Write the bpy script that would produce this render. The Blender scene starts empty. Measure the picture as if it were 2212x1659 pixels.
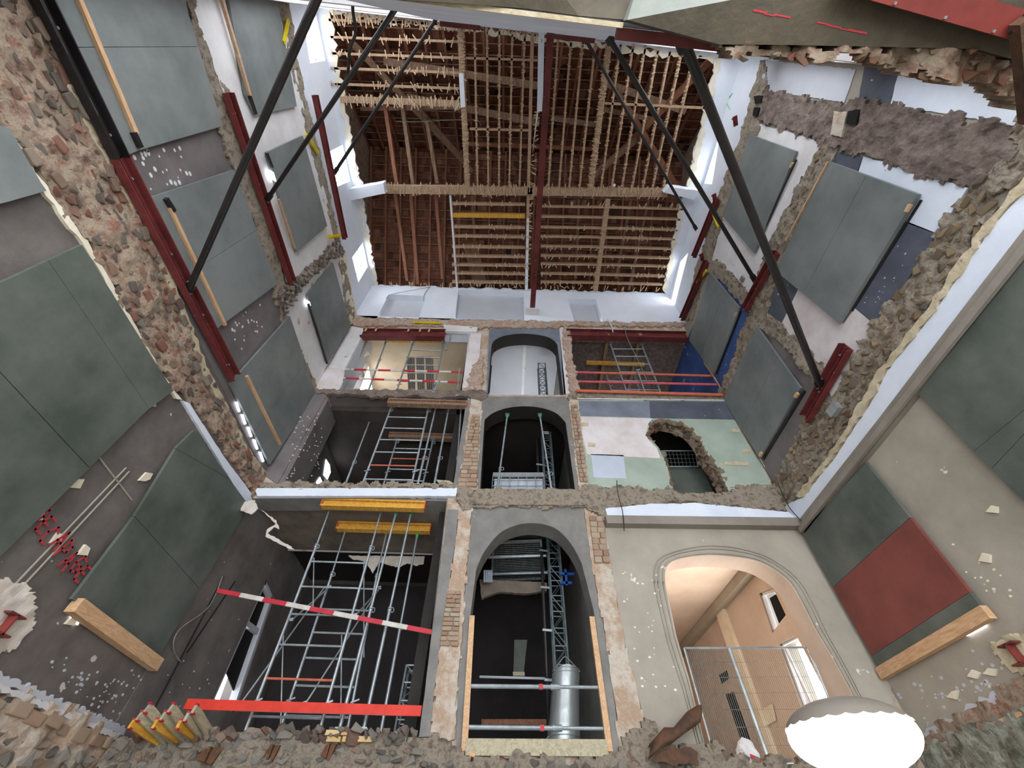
import bpy, bmesh, math, random
from mathutils import Vector, Matrix, noise
from mathutils.geometry import tessellate_polygon
random.seed(7)
sc = bpy.context.scene
COL = sc.collection
# ------------------------------------------------------------------ camera
CZ = 1.7                                   # eye height above the cellar floor
F, PX, PY = 888.0, 1106.0, 830.0
def _d(x, y): return Vector((x-PX, PY-y, -F))
_Z = _d(1123, 85).normalized()
_Y = _d(1064, 1887); _Y = (_Y-_Z*_Y.dot(_Z)).normalized()
_X = _Y.cross(_Z)
RW = Matrix((_X, _Y, _Z))                  # camera -> world
cam = bpy.data.cameras.new('camera'); co = bpy.data.objects.new('camera', cam); COL.objects.link(co)
co.matrix_world = Matrix.Translation((0, 0, CZ)) @ RW.to_4x4()
cam.sensor_width = 36; cam.sensor_fit = 'HORIZONTAL'; cam.lens = 36*F/2212
cam.shift_x = 0; cam.shift_y = (830-829.5)/2212; cam.clip_start = 0.02; cam.clip_end = 200
sc.camera = co
# ------------------------------------------------------------------ light
w = bpy.data.worlds.new('sky'); sc.world = w; w.use_nodes = True
bg = w.node_tree.nodes['Background']; bg.inputs[0].default_value = (0.90, 0.94, 1.0, 1); bg.inputs[1].default_value = 4.6
def area(name, loc, size, power, target, color=(1, 1, 1)):
    l = bpy.data.lights.new(name, 'AREA'); l.shape = 'RECTANGLE'; l.size, l.size_y = size; l.energy = power; l.color = color
    o = bpy.data.objects.new(name, l); COL.objects.link(o); o.location = loc
    o.rotation_euler = (Vector(target)-Vector(loc)).to_track_quat('-Z', 'Y').to_euler(); return o
area('daylight_attic_left', (-7.6, 3.6, 16.4), (7, 2.0), 420, (0, 3.6, 16.0), (.86, .93, 1))
area('daylight_attic_right', (8.4, 3.6, 16.4), (7, 2.0), 420, (0, 3.6, 16.0), (.86, .93, 1))
area('daylight_back_room', (6.2, 10.3, 4.5), (2.0, 2.2), 250, (2.5, 10.3, 4.8), (1, .93, .85))
area('fill_shaft', (.4, 11.6, 9.9+CZ), (1.6, .8), 60, (.4, 10.4, 12.6+CZ), (.95, .97, 1))  # added fill that brightens the shaft ceiling from below
area('daylight_upper_left_room', (-4.9, 10.6, 10.6+CZ), (1.2, 1.2), 45, (-3, 9.6, 12.5+CZ), (1, .97, .9))
area('fill_upper_right_room', (4.5, 11.5, 10.4+CZ), (1.2, 1.2), 14, (4, 9.6, 12.6+CZ), (1, .97, .94))  # added fill, no source visible in this room
area('fill_lower_front', (0.3, -5.0, 3.2), (11, 4.5), 190, (0.3, 8, 7.5), (.97, .98, 1))  # unseen fill panel added behind the camera
sc.view_settings.view_transform = 'Standard'; sc.view_settings.look = 'None'
sc.view_settings.gamma = 1; sc.view_settings.exposure = 0.0
try: sc.view_settings.use_curve_mapping = False
except Exception: pass
# ------------------------------------------------------------------ helpers
def at(p, ax, v):                          # photo direction p met with the plane ax = v (v measured from the eye)
    r = RW @ _d(*p); i = 'xyz'.index(ax); t = v/r[i]
    return Vector((r.x*t, r.y*t, r.z*t+CZ))
XL, XR, YB, FT = -5.66, 6.45, 8.0, 0.45
# planes: (axis, value, room-side normal sign)
L = ('x', XL, 1); R = ('x', XR, -1); B = ('y', YB, -1)
LA = ('x', XL-.12, 1); RA = ('x', XR+.12, -1)
def pt(p, pl, off=0.0):
    v = at(p, pl[0], pl[1]); v['xyz'.index(pl[0])] += off*pl[2]; return v
def ax2(pl): return {'x': (1, 2), 'y': (0, 2), 'z': (0, 1)}[pl[0]]
def to2(v, pl): a, b = ax2(pl); return (v[a], v[b])
def to3(q, pl, off=0.0):
    a, b = ax2(pl); i = 'xyz'.index(pl[0]); v = Vector((0, 0, 0)); v[a], v[b] = q
    v[i] = pl[1]+off*pl[2]+(CZ if i == 2 else 0); return v
def p2(pts, pl): return [to2(at(p, pl[0], pl[1]), pl) for p in pts]
def wp(pts): return [(a, b+CZ) for a, b in pts]      # plane coordinates given from the eye
def inside(q, poly):
    x, y = q; c = False; n = len(poly); j = n-1
    for i in range(n):
        xi, yi = poly[i]; xj, yj = poly[j]
        if (yi > y) != (yj > y) and x < (xj-xi)*(y-yi)/(yj-yi)+xi: c = not c
        j = i
    return c
def link(name, me, m=None, parent=None):
    o = bpy.data.objects.new(name, me); COL.objects.link(o)
    if m and me and hasattr(me, 'materials') and not me.materials: me.materials.append(m)
    if parent: o.parent = parent
    return o
def obj(name, verts, faces, m=None, parent=None, smooth=False):
    me = bpy.data.meshes.new(name); me.from_pydata([tuple(v) for v in verts], [], faces)
    bm = bmesh.new(); bm.from_mesh(me); bmesh.ops.recalc_face_normals(bm, faces=bm.faces)
    bm.to_mesh(me); bm.free()
    if smooth: me.polygons.foreach_set('use_smooth', [True]*len(me.polygons))
    return link(name, me, m, parent)
def tag(o, label=None, cat=None, group=None, kind=None):
    if label: o['label'] = label
    if cat: o['category'] = cat
    if group: o['group'] = group
    if kind: o['kind'] = kind
    return o
def thing(name, label, cat, group=None, loc=(0, 0, 0)):
    o = bpy.data.objects.new(name, None); COL.objects.link(o); o.location = loc; o.empty_display_size = .1
    bpy.context.view_layer.update() if False else None
    return tag(o, label, cat, group)
def struct(o): o['kind'] = 'structure'; return o
def root(name): return struct(bpy.data.objects.new(name, None))
def jagged(poly, amp, seg):
    if amp <= 0: return poly
    out = []; n = len(poly)
    for i in range(n):
        a = Vector(poly[i]); b = Vector(poly[(i+1) % n]); k = max(1, int((b-a).length/seg))
        d = (b-a).normalized() if (b-a).length > 1e-6 else Vector((1, 0)); nn = Vector((-d.y, d.x))
        for j in range(k):
            q = a+(b-a)*j/k
            if j or i: q = q+nn*random.uniform(-amp, amp)+d*random.uniform(-.2, .2)*seg
            out.append((q.x, q.y))
    return out
def slab2(name, poly, pl, off, th, m, parent=None, jag=0, seg=.08, holes=(), hjag=0):
    """polygon in plane coordinates, front face at off, thickness th away from the room"""
    loops = [jagged(poly, jag, seg)]+[jagged(h, hjag, seg) for h in holes]
    tr = tessellate_polygon([[Vector((a, b, 0)) for a, b in l] for l in loops])
    flat = [q for l in loops for q in l]; n = len(flat)
    vs = [to3(q, pl, off) for q in flat]+[to3(q, pl, off-th) for q in flat]
    fs = [tuple(t) for t in tr]+[tuple(i+n for i in t[::-1]) for t in tr]
    k = 0
    for l in loops:
        c = len(l)
        for i in range(c): a, b = k+i, k+(i+1) % c; fs.append((a, b, b+n, a+n))
        k += c
    for v in vs: pass
    return obj(name, vs, fs, m, parent)
def slab(name, pts, pl, off, th, m, parent=None, jag=0, seg=.08, holes=()):
    return slab2(name, p2(pts, pl), pl, off, th, m, parent, jag, seg, [p2(h, pl) for h in holes])
def rough2(name, poly, pl, off, cell, amp, m, parent=None, skirt=.1, fuzz=1.3, sc_=2.2, holes=()):
    xs = [q[0] for q in poly]; ys = [q[1] for q in poly]
    x0, y0 = min(xs)-cell, min(ys)-cell; nx = int((max(xs)-x0)/cell)+2; ny = int((max(ys)-y0)/cell)+2
    keep = {}; V = []; Fs = []
    def vid(i, j):
        if (i, j) not in keep:
            q = (x0+i*cell, y0+j*cell); s = Vector((q[0], q[1], pl[1]))
            dx = noise.noise(s*9+Vector((5, 1, 2)))*cell*.8; dy = noise.noise(s*9+Vector((1, 7, 3)))*cell*.8
            h = amp*(noise.fractal(s*sc_, 1, 2, 3)*.8+.55*noise.voronoi(s*sc_*2.6)[0][0]-.15)
            keep[(i, j)] = len(V); V.append(to3((q[0]+dx, q[1]+dy), pl, off+h))
        return keep[(i, j)]
    cells = set()
    for i in range(nx):
        for j in range(ny):
            q = (x0+(i+.5)*cell, y0+(j+.5)*cell); s = Vector((q[0]*3, q[1]*3, 1.3))
            f = (q[0]+fuzz*cell*2.5*noise.noise(s*1.7), q[1]+fuzz*cell*2.5*noise.noise(s*1.7+Vector((9, 9, 9))))
            if inside(f, poly) and not any(inside(f, h) for h in holes): cells.add((i, j))
    for (i, j) in cells: Fs.append((vid(i, j), vid(i+1, j), vid(i+1, j+1), vid(i, j+1)))
    me = bpy.data.meshes.new(name); bm = bmesh.new()
    bv = [bm.verts.new(v) for v in V]
    for f in Fs: bm.faces.new([bv[k] for k in f])
    be = [e for e in bm.edges if len(e.link_faces) == 1]
    if be:
        r = bmesh.ops.extrude_edge_only(bm, edges=be); i = 'xyz'.index(pl[0])
        for v in r['geom']:
            if isinstance(v, bmesh.types.BMVert): v.co[i] = pl[1]+(CZ if i == 2 else 0)+(off-skirt)*pl[2]
    bmesh.ops.recalc_face_normals(bm, faces=bm.faces); bm.to_mesh(me); bm.free()
    return link(name, me, m, parent)
def rough(name, pts, pl, off, cell, amp, m, parent=None, **k):
    return rough2(name, p2(pts, pl), pl, off, cell, amp, m, parent, **k)
def beam_vf(a, b, w, h, up=Vector((0, 0, 1))):
    a, b = Vector(a), Vector(b); d = (b-a).normalized()
    s = d.cross(up)
    if s.length < 1e-3: s = d.cross(Vector((0, 1, 0)))
    s.normalize(); u = s.cross(d).normalized()
    vs = [p+s*(i*w/2)+u*(j*h/2) for p in (a, b) for i, j in ((-1, -1), (1, -1), (1, 1), (-1, 1))]
    return vs, [(0, 1, 2, 3), (7, 6, 5, 4), (0, 4, 5, 1), (1, 5, 6, 2), (2, 6, 7, 3), (3, 7, 4, 0)]
def tube_vf(a, b, r, n=10, r2=None):
    a, b = Vector(a), Vector(b); d = (b-a).normalized(); s = d.orthogonal().normalized(); u = d.cross(s); r2 = r if r2 is None else r2
    vs = []
    for p, q in ((a, r), (b, r2)):
        for i in range(n): t = 2*math.pi*i/n; vs.append(p+s*math.cos(t)*q+u*math.sin(t)*q)
    return vs, [(i, (i+1) % n, n+(i+1) % n, n+i) for i in range(n)]+[tuple(range(n)), tuple(range(2*n-1, n-1, -1))]
def join_vf(parts):
    V, Fc = [], []
    for vs, fs in parts: k = len(V); V += list(vs); Fc += [tuple(i+k for i in f) for f in fs]
    return V, Fc
def beam(name, a, b, w, h, m, parent=None, up=Vector((0, 0, 1))): return obj(name, *beam_vf(a, b, w, h, up), m, parent)
def tube(name, a, b, r, m, parent=None, n=10, r2=None): return obj(name, *tube_vf(a, b, r, n, r2), m, parent, smooth=False)
def many(name, parts, m, parent=None): V, Fc = join_vf(parts); return obj(name, V, Fc, m, parent)
def wire(name, pts, r, m, parent=None, n=6, sub=6):
    P = [Vector(p) for p in pts]; Q = []
    for i in range(len(P)-1):
        a, b, c, d = P[max(i-1, 0)], P[i], P[i+1], P[min(i+2, len(P)-1)]
        for k in range(sub):
            t = k/sub; Q.append(.5*((2*b)+(c-a)*t+(2*a-5*b+4*c-d)*t*t+(3*b-3*c+d-a)*t**3))
    Q.append(P[-1]); V = []; Fc = []
    for i, q in enumerate(Q):
        t = (Q[min(i+1, len(Q)-1)]-Q[max(i-1, 0)]).normalized(); s = t.cross(Vector((.3, .2, .93))).normalized(); u = t.cross(s)
        for k in range(n): a = 2*math.pi*k/n; V.append(q+s*math.cos(a)*r+u*math.sin(a)*r)
        if i: 
            for k in range(n): Fc.append(((i-1)*n+k, (i-1)*n+(k+1) % n, i*n+(k+1) % n, i*n+k))
    Fc.append(tuple(range(n))); Fc.append(tuple(range(len(V)-1, len(V)-n-1, -1)))
    return obj(name, V, Fc, m, parent, smooth=True)
def smooth_px(P, sub=4):
    out = []
    for i in range(len(P)-1):
        a, b, c, d = [Vector(q) for q in (P[max(i-1, 0)], P[i], P[i+1], P[min(i+2, len(P)-1)])]
        for k in range(sub):
            t = k/sub; q = .5*((2*b)+(c-a)*t+(2*a-5*b+4*c-d)*t*t+(3*b-3*c+d-a)*t**3); out.append((q.x, q.y))
    out.append(tuple(P[-1])); return out
def clip(poly, a, b, side):
    """half plane clip of a 2-D polygon by the line a-b"""
    def f(q): return side*((b[0]-a[0])*(q[1]-a[1])-(b[1]-a[1])*(q[0]-a[0]))
    out = []
    for i in range(len(poly)):
        p, q = poly[i], poly[(i+1) % len(poly)]; fp, fq = f(p), f(q)
        if fp >= 0: out.append(p)
        if fp*fq < 0: t = fp/(fp-fq); out.append((p[0]+(q[0]-p[0])*t, p[1]+(q[1]-p[1])*t))
    return out
def shrink(poly, e):
    c = Vector((sum(q[0] for q in poly)/len(poly), sum(q[1] for q in poly)/len(poly))); out = []
    for q in poly: v = Vector(q)-c; out.append(tuple(c+v*(1-e/max(v.length, .01))))
    return out
# ------------------------------------------------------------------ materials
def lin(c): return tuple(((x/255)/12.92 if x/255 <= .04045 else ((x/255+.055)/1.055)**2.4) for x in c)
def newmat(name):
    m = bpy.data.materials.new(name); m.use_nodes = True; nt = m.node_tree; return m, nt, nt.nodes['Principled BSDF']
def N(nt, t, **k):
    n = nt.nodes.new(t)
    for a, b in k.items():
        if a.startswith('i_'): n.inputs[a[2:].replace('_', ' ')].default_value = b
        else: setattr(n, a, b)
    return n
def ramp(nt, cols, fac):
    r = N(nt, 'ShaderNodeValToRGB'); cr = r.color_ramp
    while len(cr.elements) < len(cols): cr.elements.new(.5)
    for e, (p, c) in zip(cr.elements, cols): e.position = p; e.color = (*lin(c), 1)
    nt.links.new(fac, r.inputs[0]); return r.outputs[0]
def bump(nt, bs, fac, s, d=.02):
    b = N(nt, 'ShaderNodeBump', i_Strength=s, i_Distance=d); nt.links.new(fac, b.inputs['Height']); nt.links.new(b.outputs[0], bs.inputs['Normal'])
def paint(name, c, c2=None, scale=.9, rough=.75, bmp=.15, metal=0, specks=None, streak=False, spec=.3):
    m, nt, bs = newmat(name); c2 = c2 or tuple(int(x*.86) for x in c)
    tc = N(nt, 'ShaderNodeTexCoord'); mp = N(nt, 'ShaderNodeMapping'); nt.links.new(tc.outputs['Object'], mp.inputs[0])
    if streak: mp.inputs['Scale'].default_value = (1, 1, .12)
    n1 = N(nt, 'ShaderNodeTexNoise', i_Scale=scale, i_Detail=8, i_Roughness=.65); nt.links.new(mp.outputs[0], n1.inputs[0])
    col = ramp(nt, [(.34, c2), (.62, c)], n1.outputs[0])
    n2 = N(nt, 'ShaderNodeTexNoise', i_Scale=22, i_Detail=4); nt.links.new(tc.outputs['Object'], n2.inputs[0])
    if specks:
        n3 = N(nt, 'ShaderNodeTexNoise', i_Scale=specks[1], i_Detail=3); nt.links.new(tc.outputs['Object'], n3.inputs[0])
        st = ramp(nt, [(specks[2], (0, 0, 0)), (specks[2]+.02, (255, 255, 255))], n3.outputs[0])
        mx = N(nt, 'ShaderNodeMix', data_type='RGBA'); nt.links.new(st, mx.inputs[0]); nt.links.new(col, mx.inputs[6]); mx.inputs[7].default_value = (*lin(specks[0]), 1); col = mx.outputs[2]
    nt.links.new(col, bs.inputs['Base Color']); bs.inputs['Roughness'].default_value = rough; bs.inputs['Metallic'].default_value = metal
    bs.inputs['Specular IOR Level'].default_value = spec
    if bmp: bump(nt, bs, n2.outputs[0], bmp)
    return m
def masonry(name, cols, scale=3.0, bmp=.8, rand=False):
    m, nt, bs = newmat(name); tc = N(nt, 'ShaderNodeTexCoord')
    n1 = N(nt, 'ShaderNodeTexNoise', i_Scale=scale, i_Detail=9, i_Roughness=.75); nt.links.new(tc.outputs['Object'], n1.inputs[0])
    fac = n1.outputs[0]
    if rand:
        oi = N(nt, 'ShaderNodeObjectInfo') if rand == 'obj' else N(nt, 'ShaderNodeNewGeometry')
        o = oi.outputs['Random'] if rand == 'obj' else oi.outputs['Random Per Island']
        ma = N(nt, 'ShaderNodeMath', operation='MULTIPLY_ADD'); nt.links.new(n1.outputs[0], ma.inputs[0]); ma.inputs[1].default_value = .35
        mb = N(nt, 'ShaderNodeMath', operation='MULTIPLY_ADD'); nt.links.new(o, mb.inputs[0]); mb.inputs[1].default_value = .85; mb.inputs[2].default_value = -.1
        nt.links.new(mb.outputs[0], ma.inputs[2]); fac = ma.outputs[0]
    k = len(cols); pos = [(i+.5)/k for i in range(k)] if rand else [.3+.42*i/(k-1) for i in range(k)]
    nt.links.new(ramp(nt, list(zip(pos, cols)), fac), bs.inputs['Base Color'])
    n2 = N(nt, 'ShaderNodeTexNoise', i_Scale=scale*6, i_Detail=8, i_Roughness=.7); nt.links.new(tc.outputs['Object'], n2.inputs[0])
    bump(nt, bs, n2.outputs[0], bmp, .05); bs.inputs['Roughness'].default_value = .92; bs.inputs['Specular IOR Level'].default_value = .15
    return m
def wood(name, c, c2, scale=3.0, rough=.7):
    m, nt, bs = newmat(name); tc = N(nt, 'ShaderNodeTexCoord')
    wv = N(nt, 'ShaderNodeTexNoise', i_Scale=scale, i_Detail=6, i_Distortion=1.5); mp = N(nt, 'ShaderNodeMapping'); mp.inputs['Scale'].default_value = (6, 1, 6)
    nt.links.new(tc.outputs['Object'], mp.inputs[0]); nt.links.new(mp.outputs[0], wv.inputs[0])
    nt.links.new(ramp(nt, [(.35, c2), (.65, c)], wv.outputs[0]), bs.inputs['Base Color']); bs.inputs['Roughness'].default_value = rough
    bump(nt, bs, wv.outputs[0], .2); return m
def glow(name, c, s):
    m, nt, bs = newmat(name); bs.inputs['Base Color'].default_value = (*lin(c), 1); bs.inputs['Emission Color'].default_value = (*lin(c), 1); bs.inputs['Emission Strength'].default_value = s; return m
M = {}
M['dark'] = paint('dark_plaster', (120, 113, 108), (90, 84, 81), 1.1, .6, .25, specks=((200, 198, 192), 5.5, .715))
M['dark_up'] = paint('dark_grey_plaster', (122, 115, 114), (100, 94, 93), 1.3, .65, .2)
M['board'] = paint('grey_green_board', (130, 134, 132), (106, 112, 111), .8, .5, .12, streak=False)
M['board_low'] = paint('dark_green_board', (102, 107, 100), (74, 81, 74), .9, .5, .12)
M['board_olive'] = paint('olive_board', (96, 102, 94), (76, 82, 76), 1.2, .55, .12)
M['white'] = paint('white_plaster', (228, 226, 226), (208, 204, 202), 1.2, .8, .2, specks=((190, 168, 150), 2.6, .70))
M['bluewhite'] = paint('blue_white_plaster', (226, 232, 242), (210, 217, 230), .8, .8, .15)
M['attic'] = paint('attic_white_plaster', (234, 238, 246), (222, 228, 238), .7, .8, .15)
M['cream'] = paint('cream_plaster', (206, 194, 166), (174, 158, 128), 5, .9, .6)
M['creamlight'] = paint('light_cream_plaster', (236, 228, 208), (220, 208, 182), 2, .9, .3)
M['lightgrey'] = paint('light_grey_plaster', (196, 198, 204), (184, 186, 192), .6, .8, .15)
M['taupe'] = paint('taupe_paint', (172, 164, 150), (152, 145, 132), .8, .65, .2, specks=((222, 218, 206), 4.2, .725))
M['taupe_d'] = paint('taupe_cornice', (146, 138, 128), (128, 120, 110), 1.2, .6, .2)
M['grey'] = paint('grey_paint', (134, 131, 126), (114, 112, 108), 2.5, .7, .4, specks=((190, 186, 176), 8, .74))
M['soffit'] = paint('brown_soffit_paint', (88, 80, 65), (66, 60, 49), 1.8, .6, .3, streak=False)
M['soffit_l'] = paint('grey_soffit_paint', (128, 132, 124), (110, 112, 106), 1.5, .6, .2)
M['navy'] = paint('navy_paint', (92, 96, 108), (74, 78, 88), 1.5, .55, .2, specks=((200, 200, 200), 7, .72))
M['blue'] = paint('blue_paint', (66, 92, 146), (50, 72, 118), 1.3, .55, .2, specks=((180, 190, 210), 6, .69))
M['steelblue'] = paint('slate_blue_paint', (130, 136, 148), (106, 112, 124), 1.3, .5, .2)
M['palegreen'] = paint('pale_green_paint', (168, 180, 166), (150, 162, 148), 1.2, .7, .2, specks=((196, 176, 148), 3.3, .71))
M['paleblue'] = paint('pale_blue_paint', (190, 198, 212), (178, 188, 200), 1.2, .7, .2)
M['pinkwhite'] = paint('stained_pink_white', (224, 218, 218), (206, 194, 190), 1.6, .8, .2)
M['red'] = paint('red_board', (132, 72, 64), (110, 60, 54), 1.2, .5, .1)
M['pinkroom'] = paint('beige_pink_paint', (208, 190, 174), (192, 172, 156), .8, .75, .15)
M['beige'] = paint('beige_ceiling_paint', (196, 180, 156), (176, 160, 136), .9, .8, .15)
M['unlit_black'] = paint('unlit_black_wall', (48, 43, 41), (34, 30, 29), 1.0, .7, .2)  # near-black colour carries the darkness of the unlit rear rooms
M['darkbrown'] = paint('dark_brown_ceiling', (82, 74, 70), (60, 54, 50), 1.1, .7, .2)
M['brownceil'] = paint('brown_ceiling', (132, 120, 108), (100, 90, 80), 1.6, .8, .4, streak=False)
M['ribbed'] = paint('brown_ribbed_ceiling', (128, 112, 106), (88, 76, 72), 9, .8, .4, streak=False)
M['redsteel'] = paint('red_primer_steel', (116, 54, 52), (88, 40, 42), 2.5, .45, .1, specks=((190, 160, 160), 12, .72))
M['redlight'] = paint('bright_red_primer_steel', (136, 60, 54), (112, 48, 44), 2.0, .5, .1)
M['black'] = paint('black_steel', (48, 44, 44), (34, 31, 31), 2, .35, .05, metal=.3, spec=.6)
M['galv'] = paint('galvanised_steel', (176, 184, 188), (146, 154, 158), 7, .4, .05, metal=.55, spec=.5)
M['zinc'] = paint('zinc_sheet', (186, 192, 192), (156, 162, 162), 4, .35, .1, metal=.6, streak=True, spec=.5)
M['orange'] = paint('orange_red_paint', (206, 112, 84), (186, 92, 68), 8, .5, .1)
M['green'] = paint('green_plastic', (70, 190, 110), (56, 170, 92), 8, .5, 0)
M['yellow'] = paint('yellow_paint', (226, 204, 40), (206, 180, 24), 5, .5, .1)
M['yellowwood'] = wood('yellow_formwork_wood', (222, 172, 70), (196, 138, 44))
M['pine'] = wood('pine_lumber', (216, 178, 138), (192, 150, 110))
M['pinegrey'] = wood('weathered_board', (186, 176, 148), (158, 148, 122))
M['oldwood'] = wood('old_timber', (158, 128, 104), (116, 90, 72))
M['joist'] = wood('lath_nailed_joist', (202, 172, 142), (158, 124, 96), 9)
M['lath'] = wood('split_lath', (206, 180, 148), (176, 148, 118), 5)
M['rafter'] = wood('red_brown_rafter', (158, 106, 78), (124, 78, 56))
M['redwhite_r'] = paint('red_barrier_paint', (196, 54, 66), (176, 46, 58), 6, .5, .05)
M['redwhite_w'] = paint('white_barrier_paint', (214, 208, 200), (190, 184, 176), 6, .5, .1)
M['redplank'] = paint('vermilion_plank', (226, 66, 48), (200, 54, 40), 3, .55, .1)
M['pinkbar'] = paint('pink_barrier', (210, 96, 106), (190, 80, 90), 6, .5, .05)
M['tile'] = masonry('roof_tiles', [(84, 58, 48), (120, 78, 62), (138, 92, 72), (102, 68, 56), (152, 110, 90)], 3, .5, 'island')
M['tile_obj'] = masonry('roof_tile_single', [(84, 58, 48), (120, 78, 62), (138, 92, 72), (102, 68, 56), (152, 110, 90)], 3, .5, 'obj')
M['mortar'] = masonry('old_mortar', [(92, 82, 74), (142, 130, 116), (182, 170, 152), (130, 110, 96), (168, 156, 138)], 5, 1)
M['mortar_red'] = masonry('reddish_mortar', [(90, 82, 74), (160, 128, 112), (188, 172, 150), (172, 122, 104), (146, 134, 120)], 4, 1)
M['mortar_dark'] = masonry('grey_brown_mortar', [(84, 74, 68), (122, 108, 100), (150, 134, 124), (112, 98, 90)], 2.5, 1)
M['mortar_pink'] = masonry('pinkish_pale_mortar', [(150, 128, 112), (206, 188, 168), (186, 146, 126), (216, 204, 188), (160, 110, 92), (200, 180, 160)], 4, 1)
M['mortar_green'] = masonry('greenish_old_mortar', [(84, 84, 74), (128, 128, 114), (176, 176, 162), (108, 104, 92), (150, 150, 134)], 3, 1)
M['cell'] = masonry('pier_masonry', [(200, 184, 162), (182, 154, 130), (210, 200, 186), (176, 164, 146)], 2.6, .7)
M['stone'] = masonry('broken_stones', [(136, 126, 114), (166, 152, 136), (172, 126, 108), (118, 110, 104), (184, 170, 148), (168, 114, 96), (150, 142, 132), (128, 114, 102)], 7, .8, 'obj')
M['stone_tan'] = masonry('tan_stones', [(148, 128, 104), (168, 146, 118), (130, 116, 104), (186, 164, 134), (150, 124, 100)], 7, .8, 'obj')
M['stone_grey'] = masonry('grey_rubble', [(168, 162, 152), (142, 136, 130), (198, 190, 178), (132, 126, 120), (198, 172, 152), (182, 170, 156)], 7, .8, 'obj')
M['stone_mix'] = masonry('brick_and_stone_shards', [(176, 162, 136), (160, 98, 78), (190, 178, 152), (150, 124, 100), (168, 108, 86), (196, 188, 168)], 7, .8, 'obj')
M['brick'] = masonry('brick_faces', [(186, 156, 132), (198, 176, 152), (172, 134, 112), (196, 182, 160)], 7, .6, 'obj')
M['yellowbrick'] = masonry('yellow_bricks', [(222, 192, 140), (206, 172, 120)], 7, .4, 'obj')
M['rust'] = paint('rusty_steel', (112, 78, 56), (72, 58, 48), 4, .7, .5, metal=.3)
M['lamp'] = glow('lamp_light', (255, 255, 252), 9)
M['leak'] = glow('daylight_glow', (236, 242, 255), 5)  # emission stands in for daylight at board gaps and window panes
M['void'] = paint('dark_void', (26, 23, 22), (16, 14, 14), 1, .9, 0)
M['paintred'] = paint('red_spray_paint', (190, 62, 70), (170, 50, 60), 8, .6, 0)
M['paintgreen'] = paint('green_spray_paint', (120, 220, 160), (100, 200, 140), 8, .6, 0)
M['cable'] = paint('grey_cable', (150, 148, 142), (120, 118, 112), 8, .6, 0)
M['floor'] = masonry('dusty_concrete', [(150, 146, 138), (170, 166, 156), (132, 128, 120)], 1, .4)
M['mesh'] = paint('fence_wire', (120, 126, 124), (100, 106, 104), 8, .5, 0, metal=.4)
M['cage'] = paint('cage_grey', (196, 202, 208), (176, 182, 190), 5, .5, .05)
M['mast'] = paint('blue_grey_mast_paint', (112, 124, 128), (88, 100, 104), 7, .45, .05, metal=.3)
M['bluep'] = paint('blue_clamp_paint', (40, 90, 170), (30, 76, 150), 6, .5, 0)
M['plasterboard'] = paint('torn_plasterboard', (214, 206, 196), (190, 176, 160), 3, .85, .3)
# ------------------------------------------------------------------ stones pool
def stone_mesh(name, m, sq=.5, box=False):
    bm = bmesh.new()
    if box: bmesh.ops.create_cube(bm, size=2); bmesh.ops.bevel(bm, geom=bm.edges[:], offset=.18, segments=1, affect='EDGES')
    else:
        for _ in range(14): bm.verts.new([random.uniform(-1, 1)*random.uniform(.75, 1.1) for k in range(3)])
        bmesh.ops.convex_hull(bm, input=bm.verts[:]); bmesh.ops.delete(bm, geom=[v for v in bm.verts if not v.link_faces], context='VERTS')
    s = random.random()*100
    for v in bm.verts:
        n = v.co.normalized(); q = noise.noise(v.co*1.1+Vector((s, s, s)))
        v.co *= 1+(.14 if box else .1)*q
        if not box: v.co = Vector([max(-.92, min(.92, c)) for c in v.co])
    me = bpy.data.meshes.new(name); bm.to_mesh(me); bm.free(); me.materials.append(m); return me
POOL = {k: [stone_mesh('stone', M[k]) for _ in range(9)] for k in ('stone', 'stone_tan', 'stone_grey', 'stone_mix')}
POOL['brick'] = [stone_mesh('brick', M['brick'], box=True) for _ in range(4)]
POOL['stone'] += [stone_mesh('stone', M['stone'], box=True) for _ in range(3)]
def stones(parent, poly, pl, size, pool, off=.0, limit=300, name='stone', aspect=1.5, depth=.6, along=None):
    xs = [q[0] for q in poly]; ys = [q[1] for q in poly]; spots = []
    sx, sy = size*aspect, size; j = 0; y = min(ys)
    while y < max(ys):
        x = min(xs)+(j % 2)*sx/2
        while x < max(xs):
            q = (x+random.uniform(-.22, .22)*sx, y+random.uniform(-.2, .2)*sy)
            if inside(q, poly): spots.append(q)
            x += sx
        y += sy; j += 1
    random.shuffle(spots)
    i = 'xyz'.index(pl[0]); a, b = ax2(pl)
    for q in spots[:limit]:
        o = bpy.data.objects.new(name, random.choice(POOL[pool])); COL.objects.link(o); o.parent = parent
        o.location = to3(q, pl, off+random.uniform(-.02, .03)); s = [0, 0, 0]
        k = random.uniform(.75, 1.15); s[a] = sx*.47*k; s[b] = sy*.47*k*random.uniform(.85, 1.1); s[i] = size*depth*random.uniform(.4, .8)
        o.scale = s; r = [random.uniform(-.12, .12)]*3; r[i] = random.uniform(-.35, .35) if pool != 'brick' else random.uniform(-.05, .05); o.rotation_euler = r
    return len(spots)
# ================================================================== SETTING
wl = struct(thing('wall_left', None, None)); wr = struct(thing('wall_right', None, None)); wb = struct(thing('wall_back', None, None))
wf = struct(thing('wall_front', None, None)); ce = struct(thing('ceiling', None, None))
struct(slab2('floor', [(-7, -5), (8, -5), (8, 13), (-7, 13)], ('z', -1.7, 1), 0, .2, M['floor']))
def box2(x0, x1, y0, y1): return [(x0, y0), (x1, y0), (x1, y1), (x0, y1)]
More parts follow.
